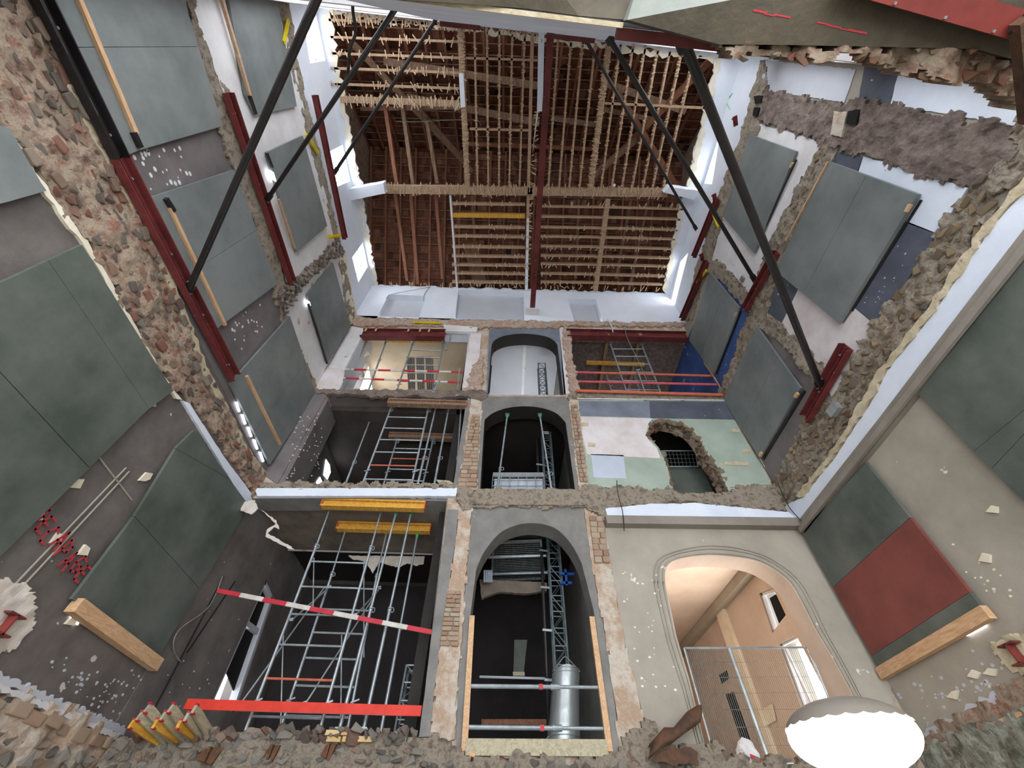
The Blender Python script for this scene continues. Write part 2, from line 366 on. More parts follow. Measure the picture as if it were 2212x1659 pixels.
# --- openings in the back wall (photo outlines)
H0L = [(480, 1076), (967, 1076), (908, 1592), (150, 1592)]
H0C = [(999, 1622), (1014, 1339)]+smooth_px([(1025, 1249), (1029, 1227), (1049, 1186), (1087, 1146), (1142, 1130), (1199, 1141), (1236, 1178), (1258, 1219)])+[(1284, 1324), (1322, 1622)]
H0R = [(1540, 1665), (1522, 1615), (1487, 1469), (1459, 1376)]+smooth_px([(1436, 1268), (1435, 1236), (1448, 1215), (1485, 1204), (1541, 1200), (1616, 1208), (1661, 1225), (1702, 1256), (1728, 1297), (1758, 1357)])+[(1792, 1413), (1829, 1480), (1860, 1540), (1935, 1665)]
H1L = [(708, 852), (1008, 856), (1013, 866), (981, 1049), (600, 1047)]
H1C = [(1037, 1060), (1046, 915)]+smooth_px([(1047, 908), (1064, 894), (1094, 883), (1132, 879), (1172, 883), (1203, 895), (1222, 915)])+[(1242, 1060)]
H1R = smooth_px([(1456, 1066), (1447, 1037), (1440, 1007), (1422, 969), (1404, 950), (1399, 936), (1403, 920), (1413, 910), (1433, 907), (1470, 915), (1494, 930), (1515, 958), (1531, 989), (1549, 1010), (1560, 1035), (1575, 1066)], 3)
H2L = [(790, 712), (1014, 716), (999, 848), (719, 850)]
H2C = [(1053, 853), (1061, 752)]+smooth_px([(1062, 746), (1069, 736), (1092, 726), (1132, 722), (1175, 727), (1195, 736), (1204, 746)])+[(1217, 853)]
H2R = [(1222, 710), (1488, 717), (1563, 855), (1246, 848)]
HA = [[(840, 637), (921, 641), (905, 690), (815, 688)], [(990, 627), (1131, 631), (1134, 693), (982, 691)], [(1226, 646), (1287, 648), (1302, 697), (1241, 697)]]
HOLES = [H0L, H0C, H0R, H1L, H1C, H1R, H2L, H2C, H2R]+HA
def clampx(h, lo, hi): return [(min(max(a, lo), hi), b) for a, b in h]
hb = [clampx(p2(h, B), XL+.001, XR-.001) for h in HOLES]
slab2('masonry_core', box2(XL, XR, 0.0, 14.8), B, 0, FT, M['cell'], wb, holes=hb[:9])
slab2('attic_core', box2(XL-.2, XR+.2, 14.8, 17.3), B, 0, FT, M['attic'], wb, holes=hb[9:])
def liner(h, m, a=1, b=-1, off=.025):
    P = clampx(p2(h, B), XL+.02, XR-.02); c = Vector((sum(q[0] for q in P)/len(P), sum(q[1] for q in P)/len(P))); Q = P[:]; Q = [tuple(Vector(q)+(c-Vector(q)).normalized()*.015) for q in Q]
    n = len(P); rows = [[to3(q, B, off) for q in P], [to3(q, B, off) for q in Q], [to3(q, B, -FT-.01) for q in Q], [to3(q, B, -FT-.01) for q in P]]; V = sum(rows, [])
    Fc = [(r*n+i, r*n+i+1, ((r+1) % 4)*n+i+1, ((r+1) % 4)*n+i) for r in range(4) for i in range(n-1)]
    obj('reveal_plaster', V, Fc, M[m], wb)
for h_, m_ in ((H0C, 'grey'), (H0R, 'pinkroom'), (H1C, 'unlit_black'), (H2C, 'unlit_black')): liner(h_, m_)
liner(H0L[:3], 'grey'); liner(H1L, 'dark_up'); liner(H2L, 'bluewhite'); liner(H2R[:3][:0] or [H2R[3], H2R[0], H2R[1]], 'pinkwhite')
for h in HA: slab('niche_back', [(x+(1131-x)*0, y) for x, y in h], ('y', 8.22, -1), 0, .1, M['lightgrey'], wb)
# --- side walls
def side_holes(lst, pl): return [p2(h, pl) for h in lst]
LW = [[(463, 1516), (540, 1275), (565, 1330), (492, 1530)]]
rearL = side_holes([[(455, 1519), (574, 1252), (590, 1290), (505, 1540)], [(700, 1040), (706, 1000), (714, 1014), (708, 1040)]], L)
slab2('masonry_core', box2(-2.2, 12.5, 0, 14.8), L, 0, .4, M['dark'], wl, holes=rearL)
rearR = side_holes([[(1641, 1282), (1672, 1270), (1700, 1330), (1670, 1368)], [(1683, 1392), (1722, 1372), (1812, 1545), (1745, 1560)]], R)
slab2('masonry_core', box2(-2.2, 17.3, 0, 14.8), R, 0, .4, M['taupe'], wr, holes=rearR)
def awin(pts, pl): return [(a, min(b, 17.22)) for a, b in p2(pts, pl)]
AL = [awin(h, LA) for h in ([(655, 45), (705, 38), (703, 131), (670, 137)], [(712, 327), (748, 308), (760, 388), (729, 403)], [(761, 556), (785, 522), (797, 572), (774, 610)])]
AR = [awin(h, RA) for h in ([(1556, 285), (1535, 285), (1520, 395), (1538, 398)], [(1487, 545), (1466, 560), (1450, 650), (1457, 660)], [(1549, 408), (1527, 402), (1506, 455), (1520, 470)])]
slab2('attic_wall', box2(-1.2, 8.4, 14.8, 17.4), LA, 0, .4, M['attic'], wl, holes=AL)
slab2('attic_wall', box2(-1.2, 8.4, 14.8, 17.4), RA, 0, .4, M['attic'], wr, holes=AR[:2])
# --- front wall above the camera
def fy(x): return -.19+.055*x
def front(name, x0, x1, z0, z1, m, off=0, th=.4):
    vs = [Vector((x, fy(x)-o+off, z+CZ)) for o in (0, th) for x, z in ((x0, z0), (x1, z0), (x1, z1), (x0, z1))]
    return obj(name, vs, [(0, 1, 2, 3), (7, 6, 5, 4), (0, 4, 5, 1), (1, 5, 6, 2), (2, 6, 7, 3), (3, 7, 4, 0)], m, wf)
front('pier', -2.2, 3.4, 5.62, 15.7, M['bluewhite']); front('pier', -5.66, -5.2, 5.45, 15.7, M['white']); front('pier', 6.1, 6.45, 6.6, 15.7, M['white'])
for z0, z1 in ((5.45, 5.9), (8.9, 9.6), (12.6, 13.3), (15.3, 15.7)): front('spandrel', -5.2, -2.2, z0, z1, M['white'])
for z0, z1 in ((8.9, 9.6), (12.6, 13.3), (15.3, 15.7)): front('spandrel', 3.4, 6.1, z0, z1, M['white'])
# brown soffit of the floor that is left over the camera
zs = 5.25
def zp(x, y, z=zs): return at((x, y), 'z', z)
def prism(name, low, h, m, parent=None):
    n = len(low); up = [v+Vector((0, 0, h)) for v in low]
    return obj(name, list(low)+up, [tuple(range(n)), tuple(range(2*n-1, n-1, -1))]+[(i, (i+1) % n, n+(i+1) % n, n+i) for i in range(n)], m, parent)
A0 = at((1355, 43), 'z', zs); A1 = at((1578, 0), 'z', zs); A1 = A0+(A1-A0)*3.5
C1 = at((1368, 0), 'z', 5.45); C1 = A0+(C1-A0)*3.0
A0b = at((1355, 43), 'z', 5.45)
edge = [zp(1480, 76), zp(1555, 96), zp(1700, 97), zp(1900, 101), zp(2110, 106), zp(2300, 160)]
prism('soffit', [A0]+edge+[zp(2500, -60), Vector((6.4, -3.6, zs+CZ)), Vector((2.2, -3.6, zs+CZ)), A1], .3, M['soffit'], wf)  # unseen rear of the slab extended to shade its underside
obj('soffit_step', [A0, A1, C1, A0+Vector((0, 0, .5)), A1+Vector((0, 0, 1.6)), C1+Vector((0, 0, .6))], [(0, 1, 2), (3, 4, 5), (0, 1, 4, 3), (1, 2, 5, 4), (2, 0, 3, 5)], M['soffit_l'], wf)
el = [zp(870, 0, 5.45), zp(1000, 8, 5.45), zp(1140, 19, 5.45), zp(1250, 34, 5.45)]
prism('soffit', [A0b, C1, Vector((2.1, -3.6, 5.45+CZ)), Vector((-3.4, -3.6, 5.45+CZ)), Vector((-3.4, -.42, 5.45+CZ))]+el, .18, M['soffit'], wf)  # also extended back out of view to darken the underside
beam('soffit_edge_strip', zp(880, -2, 5.6), zp(1345, 55, 5.4), .04, .1, M['cream'], wf)
sp = [(1550, 98), (1700, 99), (1900, 103), (2110, 108), (2200, 150), (2212, 240), (2125, 182), (2060, 188), (1990, 160), (1950, 160), (1870, 128), (1810, 118), (1750, 132), (1700, 138), (1660, 122), (1600, 128)]
SF = ('z', 5.35, -1)
rough('broken_floor_edge', sp, SF, 0.02, .028, .14, M['mortar_red'], wf, skirt=.3)
stones(wf, p2(sp, SF), SF, .11, 'stone_mix', .03, 280, depth=1.1)
rb = thing('red_steel_joist', 'red-primed steel joist under the brown floor soffit in the top right corner', 'steel beam')
a, b = at((1960, -14), 'z', 5.1), at((2260, 72), 'z', 5.1); dd = (b-a).normalized()
a = a-dd*.6
beam('bottom_flange', a, b, .20, .03, M['redlight'], rb); beam('web', a+Vector((0, 0, .1)), b+Vector((0, 0, .1)), .02, .2, M['redsteel'], rb); beam('top_flange', a+Vector((0, 0, .2)), b+Vector((0, 0, .2)), .2, .03, M['redsteel'], rb)
for t in (.25, .5, .75): beam('rivet', a.lerp(b, t)+Vector((0, .07, -.02)), a.lerp(b, t)+Vector((0, .09, -.02)), .02, .02, M['galv'], rb)
rp = thing('rusty_post', 'dark rusty steel post at the right edge under the red joist', 'post')
beam('shaft', at((2204, 45), 'z', 5.0), at((2222, 262), 'z', 5.0), .09, .12, M['rust'], rp)
beam('cap_plate', at((2196, 50), 'z', 5.04), at((2216, 66), 'z', 5.04), .14, .03, M['black'], rp)
# red ledger angles on the front wall where the struts end
for (x0, x1, z) in ((.7, 1.9, 13.65), (1.0, 3.2, 5.62), (-2.0, -1.0, 13.6)):
    o = obj('red_steel_angle', *beam_vf((x0, fy(x0)+.06, z+CZ), (x1, fy(x1)+.06, z+CZ), .1, .14), M['redsteel'])
    tag(o, {13.65: 'red steel angle under the attic ceiling right of the red post head', 5.62: 'long red steel angle along the edge of the brown soffit', 13.6: 'short red steel angle at the top, left of the plaster strip'}[z], 'steel beam')
# ------------------------------------------------------------------ LEFT WALL regions
def region(pts, pl, m, par, off=.03, jag=0, name='plaster', th=None, seg=.09): return slab(name, pts, pl, off, th or off, M[m], par, jag, seg)
region([(0, 100), (0, -60), (590, -60), (618, 60), (648, 200), (690, 390), (725, 510), (756, 696), (677, 848), (570, 1026), (480, 840), (300, 480), (150, 200)], L, 'dark_up', wl, .012)
# storey 2 white field
region([(395, -40), (594, -50), (622, 80), (650, 215), (680, 340), (735, 545), (720, 530), (640, 600), (618, 612), (570, 440), (500, 250), (440, 100)], L, 'white', wl, .03, .012)
region([(612, 664), (722, 545), (738, 560), (756, 700), (700, 798), (682, 845), (650, 770)], L, 'white', wl, .03, .008)
for pts, m, nm in (([(0, 0), (60, 0), (110, 100), (190, 280), (300, 480), (360, 600), (430, 780), (455, 830), (480, 880), (520, 960), (570, 1030), (590, 1062), (560, 1085), (535, 1050), (460, 930), (400, 860), (350, 815), (250, 640), (180, 520), (90, 400), (70, 370), (20, 290), (-20, 240), (-60, 60)], 'mortar_red', 'scar'),):
    rough('floor_scar', pts, L, .05, .045, .07, M[m], wl); stones(wl, p2([(x, y) for x, y in pts], L), L, .125, 'stone', .045, 300, depth=.5)
region([(20, 290), (70, 372), (92, 402), (180, 522), (250, 642), (350, 817), (388, 862), (376, 862), (330, 800), (240, 645), (170, 525), (80, 405), (58, 372), (5, 292)], L, 'creamlight', wl, .05, .02)
region([(62, -5), (112, 95), (195, 280), (305, 478), (368, 600), (436, 780), (462, 832), (486, 880), (526, 960), (575, 1028), (562, 1032), (512, 960), (470, 880), (446, 832), (420, 780), (352, 600), (292, 480), (182, 282), (100, 100), (48, 0)], L, 'cream', wl, .06, .03)
region([(388, 865), (404, 872), (478, 985), (545, 1075), (560, 1092), (527, 1092), (465, 990)], L, 'bluewhite', wl, .05, .006)
rough('floor_scar', [(388, -30), (415, 80), (450, 190), (470, 280), (500, 370), (550, 510), (586, 620), (590, 655), (612, 672), (622, 640), (610, 600), (580, 480), (540, 370), (505, 250), (490, 185), (470, 172), (446, 120), (440, 95), (425, 60), (408, -30)], L, .05, .04, .05, M['mortar'], wl)
rough('floor_scar', [(600, 656), (622, 690), (650, 760), (688, 848), (677, 848), (640, 768), (606, 690)], L, .04, .03, .03, M['mortar_red'], wl)
ps = [(592, 645), (598, 625), (625, 606), (680, 560), (722, 522), (738, 545), (716, 556), (650, 612), (622, 652), (608, 675)]
rough('cross_wall_scar', ps, L, .08, .04, .10, M['mortar_dark'], wl); stones(wl, p2(ps, L), L, .10, 'stone_grey', .12, 90, depth=1.0)
rough('floor_scar', [(580, -40), (610, 90), (625, 150), (650, 230), (665, 310), (690, 400), (712, 480), (722, 520), (735, 600), (750, 700), (766, 690), (748, 600), (736, 540), (726, 500), (706, 400), (682, 310), (660, 220), (640, 130), (612, -40)], L, .04, .04, .05, M['mortar'], wl)
region([(728, 545), (742, 545), (760, 640), (770, 690), (754, 702), (740, 620)], L, 'creamlight', wl, .05, .01)
# dots of glue on the dark strips
def dabs(label, quad, pl, n, r, m, par, lift=.012):
    P = p2(quad, pl); parts = []
    for _ in range(n):
        u, v = random.random(), random.random()
        q = [(1-u)*(1-v)*P[0][k]+u*(1-v)*P[1][k]+u*v*P[2][k]+(1-u)*v*P[3][k] for k in (0, 1)]
        s = r*random.uniform(.4, 1.2); c = to3(q, pl, lift+.006); i = 'xyz'.index(pl[0]); a, b = ax2(pl); vs = []
        for o_ in (0, -.03):
            for t in range(8):
                e = c.copy(); e[a] += math.cos(t*.785)*s*random.uniform(.8, 1.1); e[b] += math.sin(t*.785)*s*.75; e[i] += o_*pl[2]; vs.append(e)
        parts.append((vs, [tuple(range(8)), tuple(range(15, 7, -1))]+[(k, (k+1) % 8, 8+(k+1) % 8, 8+k) for k in range(8)]))
    o = many('plaster_dabs', parts, M[m], par); o['kind'] = 'stuff'
dabs('', [(265, 330), (400, 310), (420, 390), (305, 415)], L, 26, .035, 'white', wl)
dabs('', [(455, 722), (560, 650), (570, 700), (490, 790)], L, 26, .035, 'white', wl)
# lower wall : loose plaster edge, brick scar at floor level
region([(-60, 1428), (270, 1575), (262, 1592), (-60, 1458)], L, 'lightgrey', wl, .04, .035, seg=.035)
region([(-60, 1455), (262, 1590), (258, 1602), (-60, 1472)], L, 'white', wl, .06, .015, seg=.05)
lb = [(-80, 1450), (0, 1492), (265, 1590), (330, 1600), (330, 1720), (-80, 1720)]
rough('floor_scar', lb, L, .05, .05, .08, M['cell'], wl); stones(wl, p2([(-80, 1560), (0, 1560), (260, 1640), (300, 1720), (-80, 1720)], L), L, .16, 'stone_grey', .08, 120, depth=.6)
o = stones(wl, p2([(-80, 1480), (0, 1508), (255, 1606), (260, 1636), (-80, 1550)], L), L, .15, 'brick', .06, 60, name='brick', aspect=2.0, depth=.4)
# wall niche with the joist stub at the left edge
rough('beam_pocket', [(-60, 1240), (0, 1250), (40, 1262), (78, 1300), (68, 1360), (20, 1400), (-60, 1440)], L, .05, .035, .06, M['plasterboard'], wl)
s1 = thing('red_joist_stub', 'cut red steel joist stub in a torn plaster pocket at the left edge', 'steel beam', loc=(0, 0, 0))
q = at((22, 1350), 'x', XL+.15); beam('bottom_flange', (XL-.1, q.y, q.z-.09), (XL+.16, q.y, q.z-.09), .02, .22, M['redlight'], s1, up=Vector((0, 1, 0))); beam('web', (XL-.1, q.y, q.z), (XL+.16, q.y, q.z), .02, .2, M['redlight'], s1); beam('top_flange', (XL-.1, q.y, q.z+.1), (XL+.16, q.y, q.z+.1), .02, .22, M['redsteel'], s1, up=Vector((0, 1, 0)))
# trims on the lower left wall
for a, b in (((0, 1290), (268, 1010)), ((10, 1302), (275, 1018)), ((330, 1530), (480, 1245)), ((400, 1410), (505, 1255)), ((195, 970), (280, 1080))):
    o = beam('wall_groove', pt(a, L, .03), pt(b, L, .03), .02, .012, M['taupe' if a[0] < 300 else 'black'], wl)
for c in ((75, 1118), (118, 1165), (178, 1190), (150, 1340), (310, 1030), (160, 1045)):
    region([(c[0]-14, c[1]+8), (c[0]+2, c[1]-12), (c[0]+16, c[1]-8), (c[0]+8, c[1]+8)], L, 'creamlight', wl, .035, .02, 'torn_spot')
# ------------------------------------------------------------------ boards
def panel(label, outline, pl, m, seams=(), th=.05, off=.05, mats=None, cat='board'):
    t = thing('board_panel', label, cat); polys = [p2(outline, pl)]
    for s in seams:
        a, b = p2(s, pl); new = []
        for q in polys:
            for sd in (1, -1):
                c = clip(q, a, b, sd)
                if len(c) > 2 and abs(sum(c[i][0]*c[(i+1) % len(c)][1]-c[(i+1) % len(c)][0]*c[i][1] for i in range(len(c)))) > .01: new.append(c)
        polys = new
    for i, q in enumerate(polys): slab2('board', shrink(q, .008), pl, off+th, th, M[mats[i]] if mats else M[m], t)
    return t
def batten(t, a, b, pl, w=.06, d=.05, m='pine', off=.1, name='batten'):  # black ones paint the dark gaps and shadow along board edges
    A, B_ = pt(a, pl, off+d/2), pt(b, pl, off+d/2); n = Vector((0, 0, 0)); n['xyz'.index(pl[0])] = 1
    return beam(name, A, B_, w, d, M[m], t, up=n)
t = panel('large blue-grey board at the left edge above the dark band, below the brick scar', [(-80, 250), (0, 275), (72, 395), (84, 412), (0, 436), (-80, 455)], L, 'board')
t = panel('largest grey-green board covering, lower left wall under the brick scar', [(-90, 635), (0, 600), (160, 527), (362, 845), (305, 886), (0, 1185), (-90, 1275)], L, 'board_low', [((85, 560), (310, 885)), ((0, 824), (142, 973))])
t = panel('dark green boards above the thick lumber beside the red writing', [(138, 1294), (276, 1115), (368, 966), (408, 928), (527, 1090), (496, 1148), (418, 1272), (332, 1417)], L, 'board_low', [((276, 1115), (418, 1270)), ((368, 969), (478, 1030))])
batten(t, (140, 1306), (322, 1436), L, .17, .14, 'pine', .05, 'lumber')
slab('daylight_glow', [(148, 1330), (170, 1336), (164, 1350), (152, 1345)], L, .03, .02, M['leak'], t)
t = panel('topmost grey board on the left wall behind the pale batten, left of the white strip', [(62, -60), (376, -60), (395, 30), (470, 272), (285, 325), (244, 342), (66, 0)], L, 'board', [((200, 101), (415, 100))])
batten(t, (128, -50), (275, 288), L, .07, .05); batten(t, (268, 285), (284, 318), L, .07, .06, 'black')  # the black bar paints the dark gap past the batten's end
for q in (((72, 32), (84, 38), (84, 50), (75, 44)), ((86, 55), (92, 60), (116, 116), (110, 112)), ((160, 208), (168, 212), (186, 250), (176, 246))): slab('daylight_glow', q, L, .115, .02, M['leak'], t)
t = panel('grey board with pale batten right of the long red channel, under the spotted strip', [(304, 428), (496, 366), (528, 450), (560, 540), (592, 612), (449, 716)], L, 'board', [((420, 575), (570, 480))])
batten(t, (350, 448), (472, 702), L, .06); batten(t, (340, 428), (358, 456), L, .07, .06, 'black')
t = panel('lowest grey-green board with pale batten, above the lower left pier', [(487, 828), (618, 682), (675, 850), (574, 1004)], L, 'board', [((560, 905), (640, 800))])
batten(t, (520, 812), (594, 960), L, .06)
for k in range(5): slab('daylight_glow', [(503+k*13, 868+k*27), (507+k*13, 868+k*27), (514+k*13, 888+k*27), (511+k*13, 890+k*27)], L, .055, .02, M['leak'], t)
t = panel('narrow grey board in the white field right of the top black strut', [(472, -60), (578, -60), (590, 0), (633, 230), (542, 250), (520, 205)], L, 'board', [((588, 0), (600, 40))][:0])
batten(t, (452, -40), (526, 206), L, .07, .06, 'joist'); batten(t, (526, 206), (540, 246), L, .06, .05, 'black')
t = panel('grey board in the white field between two black struts on the left wall', [(566, 328), (646, 292), (700, 488), (632, 545)], L, 'board', [((610, 310), (665, 520))][:0])
batten(t, (590, 430), (626, 536), L, .06, .05, 'joist'); batten(t, (564, 330), (576, 362), L, .05, .05, 'black')
slab('daylight_glow', [(570, 366), (580, 372), (586, 392), (576, 386)], L, .12, .02, M['leak'], t)
t = panel('grey board in the low white field left of the red and white barrier', [(655, 636), (713, 567), (751, 704), (701, 785)], L, 'board', [((684, 600), (724, 748))][:0])
batten(t, (656, 655), (698, 785), L, .05, .05, 'black'); slab('daylight_glow', [(654, 648), (660, 652), (662, 660), (656, 658)], L, .12, .02, M['leak'], t)
# ------------------------------------------------------------------ RIGHT WALL regions
region([(1655, 130), (1850, 150), (1826, 222), (1655, 196), (1645, 150)], R, 'lightgrey', wr, .02, .01)
region([(1870, 140), (1950, 150), (1926, 226), (1857, 216)], R, 'navy', wr, .02, .01)
region([(1945, 150), (2230, 170), (2200, 272), (1926, 226)], R, 'bluewhite', wr, .022, .008)
cs = [(1655, 196), (1820, 228), (1855, 214), (1930, 228), (2200, 272), (2190, 345), (2100, 405), (1950, 372), (1865, 336), (1800, 322), (1740, 292), (1640, 262), (1628, 240)]
rough('cross_wall_scar', cs, R, .05, .045, .06, M['mortar_dark'], wr, sc_=3)
for q in ([(1636, 208), (1656, 206), (1652, 222), (1640, 224)], [(1638, 232), (1650, 232), (1642, 252), (1634, 250)], [(1845, 240), (1870, 236), (1860, 270), (1838, 268)]): slab('joist_hole_shade', q, R, .11, .05, M['void'], wr, .01)  # dark plates painted for the shade inside joist holes
region([(1812, 240), (1840, 243), (1828, 296), (1804, 290)], R, 'cell', wr, .1, .015, 'brick_patch')
# storey 2 white field and band
region([(1640, 268), (1745, 296), (1780, 312), (1760, 350), (1716, 430), (1655, 560), (1625, 640), (1585, 590), (1540, 565), (1560, 480), (1590, 420)], R, 'white', wr, .03, .012)
region([(1540, 586), (1620, 655), (1650, 690), (1612, 760), (1570, 850), (1562, 860), (1430, 850), (1500, 700)], R, 'blue', wr, .02)
f2 = [(1785, 300), (1812, 330), (1792, 372), (1704, 540), (1684, 600), (1655, 690), (1615, 762), (1580, 850), (1566, 866), (1556, 850), (1588, 780), (1598, 740), (1632, 650), (1650, 560), (1714, 430), (1756, 350)]
rough('floor_scar', f2, R, .06, .04, .07, M['mortar'], wr); stones(wr, p2(f2, R), R, .13, 'stone_tan', .05, 110, depth=.4)
f3 = [(1645, 130), (1662, 150), (1650, 230), (1640, 290), (1594, 420), (1564, 480), (1526, 590), (1496, 690), (1480, 694), (1500, 600), (1526, 510), (1562, 400), (1600, 300), (1622, 220)]
rough('floor_scar', f3, R, .04, .04, .06, M['mortar'], wr)
pw = [(1520, 582), (1532, 560), (1552, 562), (1580, 588), (1622, 636), (1634, 655), (1615, 660), (1590, 640), (1560, 606)]
rough('cross_wall_scar', pw, R, .05, .035, .05, M['mortar'], wr)
# storey 1 fields
region([(1800, 322), (1868, 340), (1858, 372), (1794, 350)], R, 'navy', wr, .03, .008)
region([(1868, 338), (2095, 405), (2030, 507), (1960, 480), (1990, 420), (1855, 372)], R, 'bluewhite', wr, .03, .008)
region([(1962, 478), (2030, 505), (1897, 706), (1846, 668)], R, 'navy', wr, .03)
region([(1690, 560), (1735, 618), (1692, 700), (1655, 668), (1668, 610)], R, 'navy', wr, .03)
region([(1730, 619), (1825, 700), (1850, 666), (1898, 706), (1800, 858), (1775, 812), (1690, 702)], R, 'pinkwhite', wr, .032)
pw2 = [(1642, 694), (1656, 668), (1680, 690), (1730, 728), (1788, 796), (1806, 830), (1768, 834), (1736, 790), (1700, 750), (1660, 718)]
rough('cross_wall_scar', pw2, R, .06, .04, .08, M['mortar'], wr)
region([(1640, 700), (1736, 790), (1768, 836), (1775, 870), (1690, 1010), (1672, 1047), (1566, 866)], R, 'dark_up', wr, .02)
sr = [(2215, 235), (2190, 330), (2130, 380), (2096, 408), (1990, 562), (1900, 692), (1806, 862), (1745, 900), (1696, 1008), (1666, 1050), (1690, 1092), (1722, 1070), (1790, 985), (1872, 852), (1905, 800), (2005, 672), (2085, 560), (2135, 482), (2190, 400), (2230, 350), (2290, 200)]
rough('floor_scar', sr, R, .05, .045, .09, M['mortar'], wr); stones(wr, p2(sr, R), R, .15, 'stone_tan', .05, 300, depth=.6)
region([(2225, 380), (2135, 484), (2085, 562), (2005, 675), (1908, 800), (1875, 855), (1795, 985), (1724, 1072), (1742, 1072), (1808, 985), (1890, 862), (1922, 800), (2020, 680), (2098, 568), (2150, 490), (2240, 400)], R, 'cream', wr, .07, .035)
region([(2240, 395), (2150, 490), (2098, 570), (2020, 682), (1922, 802), (1890, 865), (1808, 990), (1738, 1075), (1690, 1095), (1732, 1128), (1910, 905), (2115, 640), (2290, 420)], R, 'bluewhite', wr, .045, .01)
region([(2300, 405), (2115, 640), (1910, 905), (1732, 1128), (1748, 1152), (1990, 855), (2240, 545), (2330, 430)], R, 'taupe_d', wr, .10, .0, 'cornice')
o = beam('cornice_groove', pt((2260, 500), R, .11), pt((1741, 1138), R, .11), .035, .03, M['darkbrown'], wr, up=Vector((1, 0, 0)))
o = beam('cornice_lip', pt((2290, 480), R, .16), pt((1745, 1146), R, .16), .10, .06, M['taupe_d'], wr, up=Vector((1, 0, 0)))
for c in ((2145, 1100), (2130, 1206), (2140, 1450), (2105, 1455), (2060, 1500)):
    region([(c[0]-12, c[1]+6), (c[0]-2, c[1]-10), (c[0]+14, c[1]-6), (c[0]+10, c[1]+9)], R, 'creamlight', wr, .03, .02, 'torn_spot')
# right lower floor scar
region([(1975, 1592), (2290, 1420), (2290, 1450), (1990, 1612)], R, 'lightgrey', wr, .03, .05)
rr = [(1960, 1600), (2300, 1430), (2300, 1540), (1990, 1640)]
rough('floor_scar', rr, R, .05, .04, .05, M['mortar_red'], wr)
rr2 = [(1900, 1650), (1990, 1628), (2300, 1510), (2300, 1760), (1900, 1760)]
rough('foundation_wall', rr2, R, .12, .045, .12, M['mortar_green'], wr); stones(wr, p2(rr2, R), R, .16, 'stone_grey', .1, 130, depth=.35)
beam('floor_edge_lath', pt((1990, 1636), R, .12), pt((2290, 1518), R, .12), .05, .04, M['pine'], wr)
rough('beam_pocket', [(2150, 1395), (2180, 1370), (2290, 1330), (2290, 1470), (2200, 1455), (2162, 1430)], R, .04, .035, .05, M['cream'], wr)
s2 = thing('red_joist_stub', 'cut red steel joist stub in a torn pocket at the right edge', 'steel beam')
q = at((2192, 1412), 'x', XR-.12)
beam('bottom_flange', (XR+.1, q.y, q.z-.1), (XR-.16, q.y, q.z-.1), .02, .22, M['redlight'], s2, up=Vector((0, 1, 0))); beam('web', (XR+.1, q.y, q.z), (XR-.16, q.y, q.z), .02, .2, M['redlight'], s2); beam('top_flange', (XR+.1, q.y, q.z+.1), (XR-.16, q.y, q.z+.1), .02, .22, M['redsteel'], s2, up=Vector((0, 1, 0)))
# boards right
t = panel('tall narrow grey board on the white field, behind the right black struts', [(1627, 290), (1730, 327), (1637, 548), (1568, 468)], R, 'board', [])
batten(t, (1728, 345), (1650, 512), R, .03, .03, 'black', .06); batten(t, (1724, 352), (1718, 362), R, .04, .04, 'pine')
t = panel('widest grey-blue board on the right wall among white and navy fields', [(1801, 348), (1999, 419), (1825, 699), (1700, 598), (1688, 580)], R, 'board', [((1886, 378), (1765, 600))], .07)
batten(t, (1996, 432), (1845, 672), R, .04, .05, 'black', .0); batten(t, (1984, 442), (1974, 458), R, .05, .05, 'pine'); batten(t, (1803, 350), (1710, 520), R, .03, .03, 'pine', .12)  # the long black bar is the board's painted edge shadow
t = panel('grey board leaning on the dark plaster left of the lowest right red channel', [(1641, 702), (1739, 838), (1649, 991), (1570, 865)], R, 'board', [((1690, 770), (1610, 925))])
batten(t, (1742, 845), (1652, 992), R, .06, .05, 'black', .0); batten(t, (1730, 858), (1736, 850), R, .07, .05, 'pine'); batten(t, (1652, 985), (1656, 978), R, .07, .05, 'pine')
t = panel('pair of grey boards on the bright blue paint below the yellow bracket', [(1540, 588), (1605, 665), (1548, 809), (1494, 735)], R, 'board', [((1572, 625), (1520, 770))])
batten(t, (1604, 672), (1551, 808), R, .03, .05, 'black', .02); batten(t, (1600, 676), (1597, 684), R, .04, .05, 'pine')
t = panel('big dark green board at the right edge under the cornice', [(1996, 853), (2240, 530), (2420, 560), (2420, 1250), (2212, 1070)], R, 'board_low', [((2120, 975), (2300, 830)), ((2160, 1010), (2400, 760))], .05)
t = panel('green and red boards over a long lumber on the right taupe wall', [(1742, 1150), (1882, 998), (2141, 1316), (1915, 1452)], R, 'board_low', [((1815, 1265), (1978, 1120)), ((1902, 1413), (2110, 1280))], .05)
# colour the middle board red
bs_ = [c for c in t.children]
def cen(o): return sum((v.co for v in o.data.vertices), Vector())/len(o.data.vertices)
bs_.sort(key=lambda o: cen(o).z); bs_[1].data.materials.clear(); bs_[1].data.materials.append(M['red']); bs_[1]['label'] = 'red board'
batten(t, (1914, 1456), (2150, 1322), R, .16, .10, 'pine', .04, 'lumber'); batten(t, (1746, 1134), (1856, 1006), R, .07, .05, 'pine', .08)
slab('daylight_glow', [(2088, 1366), (2128, 1343), (2134, 1352), (2092, 1374)], R, .03, .02, M['leak'], t)
sp_ = paint('spray', (1, 1, 1))
